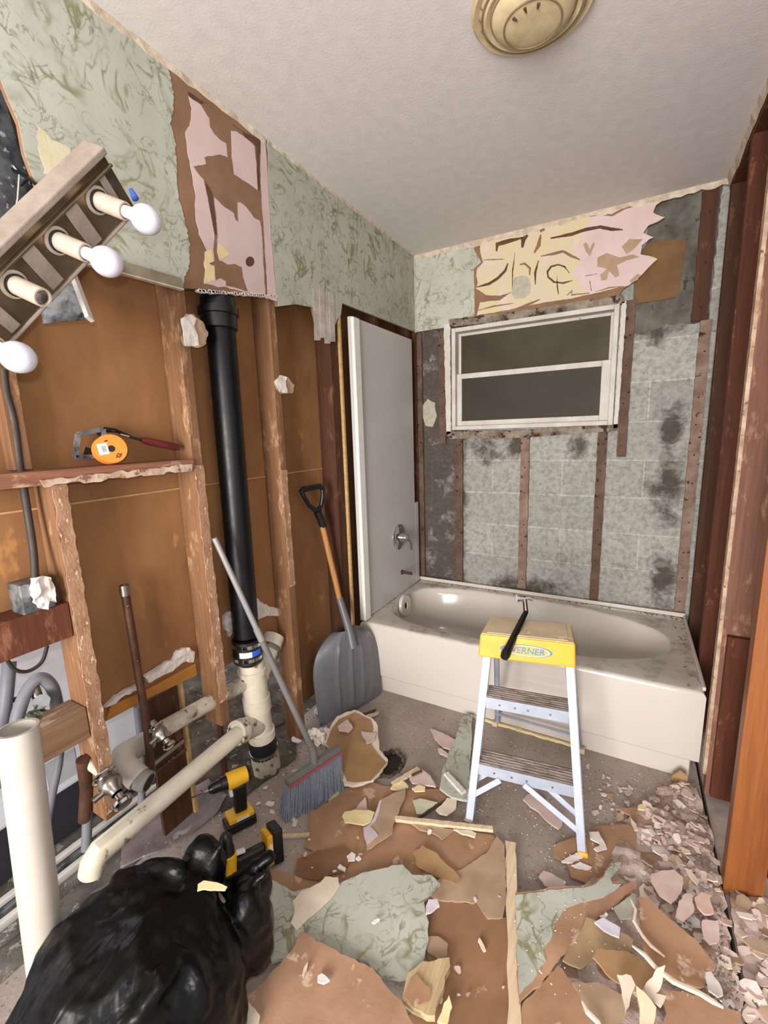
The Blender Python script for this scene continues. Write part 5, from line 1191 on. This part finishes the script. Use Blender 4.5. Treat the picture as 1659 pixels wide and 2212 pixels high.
for i, (pl, z, m_, lb) in enumerate([
    (((588, 1000), (620, 975), (645, 990), (640, 1025), (600, 1028)), .02, M_white_pl, 'small white plaster lump above the peach plaster skin'),
    (((530, 1075), (545, 1055), (585, 1080), (575, 1102)), .02, M_white_pl, 'small white oblong plaster bit just above the peach plaster skin'),
    (((645, 1015), (665, 1002), (682, 1018), (665, 1030)), .02, M_white_pl, 'tiny white plaster bit beside a white plaster lump'),
    (((1100, 1330), (1120, 1290), (1175, 1280), (1185, 1320), (1130, 1370), (1100, 1378)), .045, mottled('lavender2', (214, 202, 208), (190, 176, 180), 12, .9), 'lavender white plaster chunk at the torn edge of the green slab'),
    (((400, 1780), (430, 1760), (478, 1805), (440, 1825), (400, 1815)), .06, M_white_pl, 'white plaster chip on the reddish brown board nearest the camera'),
    (((310, 1720), (340, 1690), (335, 1730), (310, 1790), (300, 1770)), .06, M_creamp, 'narrow cream splinter on the reddish brown board'),
    (((750, 1432), (790, 1412), (805, 1420), (770, 1442)), .042, M_white_pl, 'small white fleck on the green slab'),
    (((1115, 1520), (1180, 1520), (1245, 1570), (1240, 1650), (1180, 1665), (1110, 1620)), .018, M_kraft_tan, 'rounded tan paper scrap by the corner of the green slab'),
    (((1015, 640), (1060, 628), (1175, 652), (1120, 690), (1080, 722), (1040, 720)), .014, mottled('pale_green_scrap', (196, 194, 166), (176, 172, 142), 12, .9), 'pale green cornered scrap behind the horizontal lath'),
    (((1165, 700), (1200, 670), (1240, 620), (1300, 632), (1295, 690), (1240, 730), (1190, 725)), .016, M_creamp, 'curled cream plaster scrap beside the foot of the ladder'),
    (((1130, 168), (1200, 195), (1292, 242), (1280, 310), (1210, 292), (1160, 240)), .006, M_pinkfl, 'pink plaster scrap on bare concrete beside the leaning green slab'),
    (((1178, 300), (1200, 302), (1255, 342), (1250, 355), (1190, 332)), .006, M_pinkfl, 'narrow pink sliver on bare concrete next to a bigger pink scrap'),
    (((870, 560), (900, 520), (960, 515), (985, 545), (930, 570)), .014, M_yellowp, 'cream yellow broken piece near the floor hole'),
    (((990, 480), (1080, 440), (1130, 480), (1165, 552), (1080, 540), (1010, 522)), .010, M_pinkfl, 'pinkish plaster piece right of the floor hole'),
    (((1010, 560), (1060, 540), (1100, 550), (1095, 575), (1030, 580)), .012, M_yellowp, 'small pale yellow chip on the upper edge of the brown sheet'),
    (((470, 635), (500, 600), (550, 545), (556, 560), (520, 610)), .008, mottled('pale_green_b', (190, 190, 162), (168, 166, 140), 12, .9), 'narrow pale green scrap right of the broom bristles'),
    (((1005, 785), (1140, 800), (1280, 830), (1250, 860), (1205, 890), (1150, 850), (1060, 825)), .014, M_kraft_tan, 'torn tan strip hanging from the horizontal lath'),
    (((1280, 822), (1400, 835), (1432, 850), (1420, 872), (1340, 855)), .016, M_creamp, 'cream crumb strip under the end of the horizontal lath'),
    (((1180, 2076), (1220, 1960), (1250, 1910), (1265, 1980), (1240, 2090)), .03, M_yellowp, 'pale pointed plaster shard standing at the bottom edge beside the wood block'),
    (((1435, 1545), (1450, 1530), (1490, 1610), (1475, 1618)), .016, M_creamp, 'thin cream splinter on the deep brown board'),
    (((680, 100), (740, 72), (800, 58), (790, 75), (720, 105)), .008, M_creamp, 'thin cream splinter behind the board chunk, near the shovel blade'),
    (((640, 88), (700, 70), (780, 40), (770, 55), (690, 100)), .004, M_kraft_dark, 'dark brown paper strip beneath the shovel blade'),
    (((-120, 2010), (-60, 1950), (-10, 2000), (30, 2040), (20, 2100), (-60, 2120), (-130, 2100)), .06, M_creamp, 'cream plaster scrap on the reddish board close to the black bag'),
    (((-390, 1900), (-365, 1870), (-340, 1920), (-320, 1890), (-280, 1860), (-262, 1950), (-250, 2010), (-330, 2060), (-390, 2000)), .215, M_creamp, 'jagged cream plaster scrap poking up in front of the black bag'),
]):
    scrap('plaster_scrap', cA(*pl), z, m_, lb, 'plaster scrap', .006, .005, seed=30 + i, grid=.012, j=(.008, .002))
scrap('paper_scrap', [(428, 1912), (440, 1904), (470, 1908), (492, 1918), (486, 1926), (440, 1922), (426, 1926)], .385, M_yellowp, 'small cream scrap caught on top of the black bag', 'plaster scrap', .003, .002, seed=88, grid=.01, j=(.006, .001))
# laths and sticks
def lath(a, b, z, w, h, label, mat=M_lath, nm='wooden_lath', seed=0, zb=None):
    a = P(*a, 'z', z); b = P(*b, 'z', zb if zb is not None else z); d = b - a; s = Vector((-d.y, d.x, 0)).normalized(); r_ = random.Random(seed)
    n_ = 16; L_ = []; R2 = []
    for i in range(n_ + 1):
        p = a + d * i / n_; L_.append(p + s * (w / 2 + r_.uniform(-.08, .08) * w)); R2.append(p - s * (w / 2 + r_.uniform(-.08, .08) * w))
    ring_ = L_ + R2[::-1]; k = len(ring_)
    mb = MB(); fs = []
    top_ = [p + Vector((0, 0, h)) for p in ring_]
    for i in range(n_): fs.append((i, i + 1, k - 2 - i, k - 1 - i)); fs.append((k + k - 1 - i, k + k - 2 - i, k + i + 1, k + i))
    for i in range(k): fs.append((i, k + i, k + (i + 1) % k, (i + 1) % k))
    mb.add(ring_ + top_, fs)
    return tag(mb.build(nm, mat), label, 'wood strip')
lath(cA((900, 755))[0], cA((1535, 824))[0], .02, .016, .012, 'pale cream lath lying level across the top of the brown sheets', seed=1)
lath((1103, 1828), (1112, 2230), .022, .030, .018, 'long pale cream lath running toward the camera beside the green wallpaper', seed=2)
lath(cA((95, 872))[0], cA((352, 858))[0], .004, .012, .008, 'thin dark-edged stick between the yellow drill and the brown sheet', seed=3)
lath(cA((885, 525))[0], cA((1055, 425))[0], .022, .020, .006, 'short cream splinter pointing past the floor hole', seed=4)
lath(cA((1010, 470))[0], cA((1075, 440))[0], .03, .008, .006, 'short dark sliver lying over the cream splinter', M_kraft_dark, seed=5)
lath(cA((1232, 462))[0], cA((1345, 585))[0], .03, .020, .012, 'short white stick lying on the leaning green slab by the ladder foot', M_white, seed=6)
lath(cA((1055, 745))[0], cA((1240, 625))[0], .018, .007, .005, 'thin dark wire-like stick beside the pale green cornered scrap', M_cable, seed=7)
# green slab by the ladder
gs = scrap('wallpaper_slab', cA((1330, 110), (1360, 85), (1402, 80), (1395, 300), (1370, 640), (1270, 620), (1190, 560), (1215, 440), (1290, 240)), .020, M_wallpaper, 'pale green wallpapered plasterboard strip lying behind the ladder leg', 'wallpapered board', .010, .006, seed=8)
# grained wood offcut
wd_ = scrap('wood_offcut', cA((1085, 1710), (1250, 1685), (1252, 1740), (1160, 2065), (1110, 2060), (945, 1965), (985, 1800)), .030, wood('grained_offcut', (204, 180, 140), (170, 142, 104), 'y', stain=(120, 80, 48), grain=2.2, ts=.6), 'splintered block of coarse pale grained wood poking out below the green slab', 'wood offcut', .02, .004, seed=9)
scrap('brown_face', cA((985, 1810), (1040, 1760), (1130, 1850), (1120, 1930), (1020, 1960), (960, 1900)), .054, M_kraft_floor, None, None, .002, .004, seed=9, parent=wd_)

# right side: rubble bed
def rub(a, b):
    ex = max(0.0, min(1, (b + 1.95) / .6))
    return .004 + .030 * max(0, noise.noise(Vector((a * 6, b * 6, 2))) + .35) + .012 * noise.noise(Vector((a * 24, b * 24, 7)))
rp = [(1470, 1700), (1500, 1698), (1530, 1800), (1552, 1900), (1580, 2050), (1598, 2212), (1600, 2280), (1230, 2280), (1180, 2100), (1240, 1960), (1320, 1850), (1370, 1760), (1420, 1710)]
rb = [(P(u, v, 'z', 0).x, P(u, v, 'z', 0).y) for u, v in rp]
tag(sheet_mb(jag(rb, .02, .008, 61), lambda a, b: (a, b, 0.001), .004, (0, 0, 1), .014, lambda a, b: max(0, rub(a, b))).build('rubble_bed', M_rubble, None, True), 'bed of broken pink plaster rubble along the opened wall', 'rubble', kind='stuff')
rp = [(1585, 1912), (1625, 1930), (1700, 1980), (1760, 2280), (1625, 2280), (1612, 2150), (1590, 2040), (1575, 1960)]
rb = [(P(u, v, 'z', 0).x, P(u, v, 'z', 0).y) for u, v in rp]
tag(sheet_mb(jag(rb, .02, .006, 62), lambda a, b: (a, b, 0.001), .004, (0, 0, 1), .014, lambda a, b: max(0, rub(a, b))).build('rubble_bed', M_rubble, None, True), 'plaster rubble beyond the floor joint at the foot of the orange stud', 'rubble', kind='stuff')
# named pieces
wp2 = scrap('wallpaper_slab', cB((20, 1012), (200, 992), (400, 962), (520, 945), (590, 890), (620, 830), (650, 800), (712, 792), (700, 830), (640, 905), (650, 940), (715, 942), (680, 975), (800, 930), (805, 980), (680, 1072), (520, 1200), (420, 1300), (300, 1450), (170, 1600), (40, 1730)), .034, M_kraft_red, 'green wallpapered board with a wide torn brown edge, beside the upright lath', 'wallpapered board', .008, .010, seed=40)
scrap('wallpaper_face', cB((22, 1014), (200, 994), (400, 964), (520, 947), (590, 892), (620, 832), (650, 802), (710, 794), (698, 830), (640, 905), (650, 940), (712, 944), (600, 1030), (520, 1040), (440, 1062), (340, 1102), (290, 1172), (262, 1290), (200, 1362), (220, 1430), (130, 1560), (42, 1660)), .0425, M_wallpaper, None, None, .0012, .010, seed=40, parent=wp2, j=(.012, .0025))
for i, (pl, z, m_, lb, lf) in enumerate([
    (((820, 1040), (870, 1062), (940, 1125), (1080, 1250), (1200, 1362), (1312, 1500), (1240, 1622), (1100, 1592), (1000, 1512), (850, 1382), (830, 1230)), .05, M_kraft_floor, 'dark brown board triangle between two curved cream splinters', (.02, (1, 1))),
    (((540, 1420), (760, 1400), (900, 1482), (1000, 1560), (940, 1620), (830, 1640), (700, 1620), (600, 1560), (520, 1480)), .045, M_kraft_ochre, 'olive brown board piece under the long curved cream splinter', (.03, (-1, 0))),
    (((350, 1400), (480, 1200), (680, 1270), (780, 1340), (760, 1420), (560, 1420), (440, 1500), (330, 1450)), .030, mottled('dusty_tan', (160, 136, 104), (130, 104, 76), 8, .95, .002, c3=(96, 74, 54), t3=.62, s3=12), 'dusty tan crumpled board behind the olive brown piece', (.02, (0, 1))),
    (((60, 1740), (300, 1470), (420, 1640), (520, 1836), (400, 1990), (60, 1990)), .028, M_kraft_floor, 'brown board sheet at the bottom edge right of the upright lath', (.01, (1, 0))),
    (((390, 1580), (560, 1590), (700, 1700), (740, 1836), (640, 1990), (520, 1900)), .040, M_kraft_tan, 'folded tan strip at the bottom edge among cream splinters', (.03, (1, 0))),
    (((960, 1640), (1100, 1640), (1300, 1720), (1480, 1790), (1520, 1990), (960, 1990), (1000, 1800)), .035, M_kraft_red, 'reddish brown board at the bottom edge under the long curved splinter', (.01, (1, 0))),
    (((800, 1640), (860, 1690), (930, 1765), (925, 1850), (900, 1960), (815, 1960), (825, 1760)), .075, mottled('peach_plaster', (224, 198, 166), (208, 180, 148), 12, .9), 'smooth peach plaster tongue at the bottom edge', (.02, (0, 1))),
    (((678, 1550), (770, 1560), (795, 1615), (760, 1700), (730, 1800), (715, 1640)), .075, M_creamp, 'cream torn plaster fork left of the peach tongue', (.01, (0, 1))),
    (((850, 1610), (930, 1520), (985, 1515), (975, 1600), (930, 1660), (1000, 1680), (960, 1740), (880, 1660)), .075, M_creamp, 'cream torn plaster fork right of the peach tongue', (.02, (0, 1))),
    (((528, 1190), (590, 1165), (640, 1200), (700, 1232), (692, 1290), (640, 1275), (590, 1250)), .055, mottled('bluish_plaster', (212, 206, 214), (188, 180, 188), 14, .9), 'bluish white plaster chunk at the inner side of the torn brown edge', (0, (1, 0))),
    (((570, 1150), (610, 1122), (625, 1140), (600, 1165)), .055, M_white_pl, 'small white plaster bit above the bluish white chunk', (0, (1, 0))),
    (((270, 690), (330, 660), (440, 635), (560, 560), (760, 560), (802, 600), (805, 860), (800, 930), (560, 945), (480, 940), (380, 900), (350, 800), (272, 760)), .006, M_kraft_floor, 'brown paper sheet under the yellow foot of the ladder', (0, (1, 0))),
    (((668, 455), (830, 450), (1035, 450), (1040, 490), (985, 540), (960, 600), (880, 592), (800, 540), (760, 500)), .012, M_kraft_floor, 'brown board scrap on the floor between the ladder and the bathtub corner', (0, (1, 0))),
    (((815, 430), (850, 415), (900, 440), (985, 455), (900, 475), (880, 455), (815, 450)), .022, M_yellowp, 'pale yellow strip on a brown scrap near the bathtub corner', (0, (1, 0))),
    (((70, 392), (100, 355), (160, 352), (215, 392), (205, 430), (330, 522), (325, 560), (300, 582), (230, 530), (170, 470), (120, 440)), .006, M_pinkfl, 'long pale pink plaster scrap lying under the ladder', (0, (1, 0))),
    (((172, 900), (205, 862), (260, 880), (350, 930), (350, 985), (270, 975), (210, 960)), .010, M_pinkfl, 'pale pink plaster scrap just above the green wallpaper piece', (0, (1, 0))),
    (((320, 798), (380, 752), (450, 730), (455, 760), (390, 795)), .016, M_white_pl, 'white splinter beside the yellow ladder foot', (0, (1, 0))),
    (((385, 815), (440, 795), (515, 825), (500, 842), (430, 835)), .016, M_white_pl, 'white flake just in front of the yellow ladder foot', (0, (1, 0))),
    (((500, 610), (560, 605), (605, 690), (615, 720), (550, 735), (525, 712), (570, 690), (510, 650)), .016, M_white_pl, 'hooked white plaster flake right beside the ladder leg', (0, (1, 0))),
    (((720, 885), (760, 905), (800, 900), (795, 930), (750, 930)), .016, M_white_pl, 'small white crescent flake near the green wallpaper tip', (0, (1, 0))),
    (((765, 512), (800, 550), (815, 590), (790, 590), (775, 550)), .026, M_creamp, 'thin cream splinter crossing a brown scrap', (0, (1, 0))),
    (((660, 1100), (720, 1050), (775, 1010), (800, 1030), (800, 1080), (770, 1170), (700, 1170)), .045, mottled('grey_green_scrap', (176, 172, 156), (150, 144, 128), 12, .9), 'grey green crumpled scrap at the start of the curved splinters', (.01, (1, 0))),
    (((1250, 1530), (1290, 1520), (1340, 1600), (1370, 1680), (1330, 1690), (1270, 1640)), .06, M_white_pl, 'white plaster flake beside the end of the long curved splinter', (0, (1, 0))),
    (((900, 880), (960, 860), (1050, 850), (1110, 900), (1100, 1000), (1030, 1070), (960, 1020), (900, 930)), .05, M_pinkfl, 'broad flat pink plaster plate on the rubble', (0, (1, 0))),
    (((1080, 1060), (1120, 1010), (1165, 1005), (1180, 1120), (1110, 1180), (1060, 1160)), .055, M_pinkfl, 'upright-looking pale pink plate beside the broad flat one', (0, (1, 0))),
    (((1180, 1030), (1230, 1005), (1285, 1020), (1305, 1140), (1240, 1150), (1195, 1100)), .055, mottled('salmon_plaster', (220, 188, 172), (204, 170, 154), 12, .9), 'salmon pink plate nearest the dark floor joint', (0, (1, 0))),
    (((1230, 1170), (1340, 1180), (1345, 1300), (1280, 1330), (1230, 1280)), .055, M_pinkfl, 'square pink plaster plate below the salmon plate', (0, (1, 0))),
    (((1450, 1115), (1560, 1150), (1555, 1175), (1470, 1150)), .03, M_creamp, 'narrow cream flake beyond the floor joint', (0, (1, 0))),
    (((1470, 1290), (1600, 1310), (1700, 1380), (1700, 1420), (1560, 1370)), .03, M_kraft_tan, 'tan paper strip beyond the floor joint', (0, (1, 0))),
    (((1120, 830), (1160, 850), (1215, 920), (1200, 950), (1150, 890)), .05, M_creamp, 'thin cream sliver lying across the pink plates', (0, (1, 0))),
]):
    scrap('board_scrap' if m_ in (M_kraft_floor, M_kraft_ochre, M_kraft_tan, M_kraft_red) else 'plaster_scrap', cB(*pl), z, m_, lb, 'board scrap' if m_ in (M_kraft_floor, M_kraft_ochre, M_kraft_tan, M_kraft_red) else 'plaster scrap', .005, .008, lf[0], lf[1], seed=70 + i, grid=.014, j=(.01, .0025))
def splinter(pts, z, w, label, seed):
    P3 = [P(*q, 'z', z) for q in cB(*pts)]
    return tag(MB().tube(P3, [w * .4] + [w] * (len(P3) - 2) + [w * .5], 6).build('paper_splinter', M_creamp), label, 'plaster splinter')
splinter([(770, 1030), (800, 1090), (790, 1170), (850, 1270), (900, 1330), (990, 1400)], .075, .0045, 'shorter curved cream splinter along the brown triangle', 1)
splinter([(780, 1330), (860, 1390), (930, 1470), (1040, 1560), (1130, 1600), (1220, 1640), (1300, 1690), (1370, 1730)], .085, .006, 'long curved cream splinter crossing the boards toward the corner', 2)
splinter([(455, 1690), (490, 1760), (560, 1830), (600, 1900)], .07, .006, 'cream splinter slanting at the bottom edge', 3)
splinter([(1190, 1350), (1240, 1400), (1310, 1480)], .06, .004, 'thin cream splinter at the rim of the rubble', 4)
# brown flap leaning on the tub corner
fl = [P(u, v, 'y', -.785) for u, v in cB((1045, 330), (1015, 260), (1040, 200), (1085, 170), (1140, 205), (1130, 285), (1160, 340), (1120, 370))]
pg = jag([(q.x, max(q.z, .002)) for q in fl], .01, .003, 77)
tag(sheet_mb(pg, lambda a, b: (a, -.785 - (0.12 - b) * .25, b), .003, (0, -1, 0), .015, lambda a, b: .006 * noise.noise(Vector((a * 20, b * 20, 1)))).build('paper_flap', M_kraft_ochre, None, True), 'rounded brown paper flap leaning on the apron at the tub corner', 'paper flap')
# flakes: individual pieces scattered over the rubble
flake_mats = [M_pinkfl, M_creamp, M_white_pl, M_pinkfl, M_kraft_tan, mottled('rose_grey', (176, 150, 140), (152, 128, 118), 14, .9)]
protos = []
rr = random.Random(99)
def flake_mesh(seed, s):
    r_ = random.Random(seed); n_ = r_.randint(5, 8)
    pl = [(s * r_.uniform(.55, 1.1) * math.cos(2 * PI * i / n_ + r_.uniform(-.3, .3)), s * .65 * r_.uniform(.55, 1.1) * math.sin(2 * PI * i / n_ + r_.uniform(-.3, .3))) for i in range(n_)]
    return sheet_mb(jag(pl, s * .3, s * .07, seed), lambda a, b: (a, b, 0), .004, (0, 0, 1), s * .4, lambda a, b: .10 * s * noise.noise(Vector((a * 20, b * 20, seed))))
cat_ = {'r': ('broken plaster flake in the pink rubble along the opened wall', 'plaster flakes in the rubble along the opened wall'),
        't': ('small plaster flake on the bare floor in front of the bathtub apron', 'plaster flakes before the bathtub'),
        'b': ('small pale flake scattered over the brown sheets on the floor', 'pale flakes on the brown sheets'),
        'w': ('small dirty flake on the floor near the broom and the drill', 'flakes near the broom and drill')}
for k in range(16):
    protos.append(flake_mesh(500 + k, .022 + .016 * rr.random()).build('plaster_flake', flake_mats[k % len(flake_mats)], None, True))
used = set()
def place(k, loc, rot, sc, key):
    o = protos[k]
    if k in used: o = protos[k].copy(); COL.objects.link(o)
    used.add(k)
    o.location = loc; o.rotation_euler = rot; o.scale = (sc, sc, sc)
    tag(o, cat_[key][0], 'plaster flake', cat_[key][1])
def region(n_, poly, z, key, smin, smax, tilt=.35):
    xs = [p[0] for p in poly]; ys = [p[1] for p in poly]; c_ = 0
    while c_ < n_:
        u, v = rr.uniform(min(xs), max(xs)), rr.uniform(min(ys), max(ys))
        if not inside((u, v), poly): continue
        p = P(u, v, 'z', 0); zz = z(p.x, p.y) if callable(z) else z
        place(rr.randrange(16), (p.x, p.y, zz), (rr.uniform(-tilt, tilt), rr.uniform(-tilt, tilt), rr.uniform(0, 6.3)), rr.uniform(smin, smax), key); c_ += 1
RZ = lambda a, b: .008 + max(0, rub(a, b))
region(230, [(1440, 1700), (1500, 1705), (1545, 1880), (1590, 2100), (1600, 2212), (1540, 2212), (1500, 2120), (1380, 1960), (1390, 1860), (1390, 1760)], RZ, 'r', .3, 1.05)
region(55, [(1590, 1930), (1659, 1980), (1700, 2250), (1625, 2250), (1605, 2100)], RZ, 'r', .35, 1.1)
region(50, [(1260, 1650), (1400, 1690), (1470, 1705), (1430, 1800), (1330, 1860), (1280, 1800)], .004, 't', .25, .8)
region(36, [(680, 1760), (1000, 1740), (1080, 1850), (1100, 2200), (800, 2200), (560, 2000)], .022, 'b', .15, .42, .1)
region(26, [(490, 1560), (640, 1570), (640, 1780), (600, 1880), (560, 1780), (480, 1720)], .004, 'w', .25, .7)
# crumbs: nobody could count them
mb = MB(); rr = random.Random(71)
def crumbs(n_, poly, z, s0, s1):
    xs = [p[0] for p in poly]; ys = [p[1] for p in poly]; c_ = 0
    while c_ < n_:
        u, v = rr.uniform(min(xs), max(xs)), rr.uniform(min(ys), max(ys))
        if not inside((u, v), poly): continue
        p = P(u, v, 'z', 0); s = rr.uniform(s0, s1); a_ = rr.uniform(0, 6.3)
        M = Matrix.Translation((p.x, p.y, z)) @ Matrix.Rotation(a_, 4, 'Z')
        vs = [M @ Vector(q_) for q_ in ((-s, 0, 0), (0, -s * .7, 0), (s * .8, .1 * s, 0), (.1 * s, s * .6, 0), (0, 0, s * rr.uniform(.3, .8)))]
        mb.add(vs, [(0, 1, 4), (1, 2, 4), (2, 3, 4), (3, 0, 4), (3, 2, 1, 0)]); c_ += 1
crumbs(600, [(640, 1560), (830, 1500), (1480, 1690), (1450, 1900), (1110, 1900), (1080, 1760), (640, 1720)], .0005, .0012, .0045)
crumbs(120, [(1100, 1850), (1400, 1850), (1600, 2212), (1110, 2212)], .05, .0015, .004)
crumbs(160, [(300, 1700), (640, 1560), (640, 1800), (400, 1800)], .0005, .002, .006)
tag(mb.build('plaster_crumbs', M_creamp), 'fine pale plaster crumbs strewn over the whole floor', 'crumbs', kind='stuff')
mb = MB()
crumbs(420, [(1460, 1690), (1530, 1800), (1600, 2212), (1500, 2212), (1440, 1900), (1400, 1740)], .03, .003, .009)
crumbs(150, [(560, 1520), (690, 1480), (830, 1500), (760, 1640), (640, 1700), (560, 1620)], .0005, .003, .008)
tag(mb.build('dark_crumbs', mottled('grey_brown_crumb', (140, 122, 110), (108, 92, 82), 30, .95)), 'grey brown gravelly crumbs among the rubble and behind the broom', 'crumbs', kind='stuff')
# concrete lumps at the foot of the left wall
for i, (u, v, s, lb) in enumerate([(600, 1560, .035, 'grey concrete lump at the foot of the stud behind the broom handle'), (640, 1600, .025, 'small pale lump beside the broom handle'), (690, 1540, .03, 'dirty white lump behind the shovel blade'), (480, 1640, .03, 'grimy lump between the two drain pipes'), (610, 1370, .0, '')]):
    if not s: continue
    p = P(u, v, 'z', .01); mb = MB(); ellipsoid(mb, p + Vector((0, 0, s * .3)), (s, s * .8, s * .6), None, 14, 9)
    for q in mb.v:
        d_ = (q - p).normalized(); q += d_ * s * .35 * noise.noise(q * 40)
    tag(mb.build('concrete_lump', M_white_pl if i in (1, 2) else M_floor3, None, False), lb, 'concrete lump')
scrap('dirt_bed', [(300, 1560), (420, 1490), (560, 1470), (640, 1560), (640, 1640), (560, 1700), (480, 1760), (420, 1700), (340, 1700)], .001, mottled('dark_dirt', (96, 86, 76), (54, 46, 40), 14, .95, .006, c3=(132, 122, 110), t3=.62, s3=30), 'dark gritty dirt around the foot of the drain pipes', 'dirt', .003, .012, seed=90, freq=14)['kind'] = 'stuff'
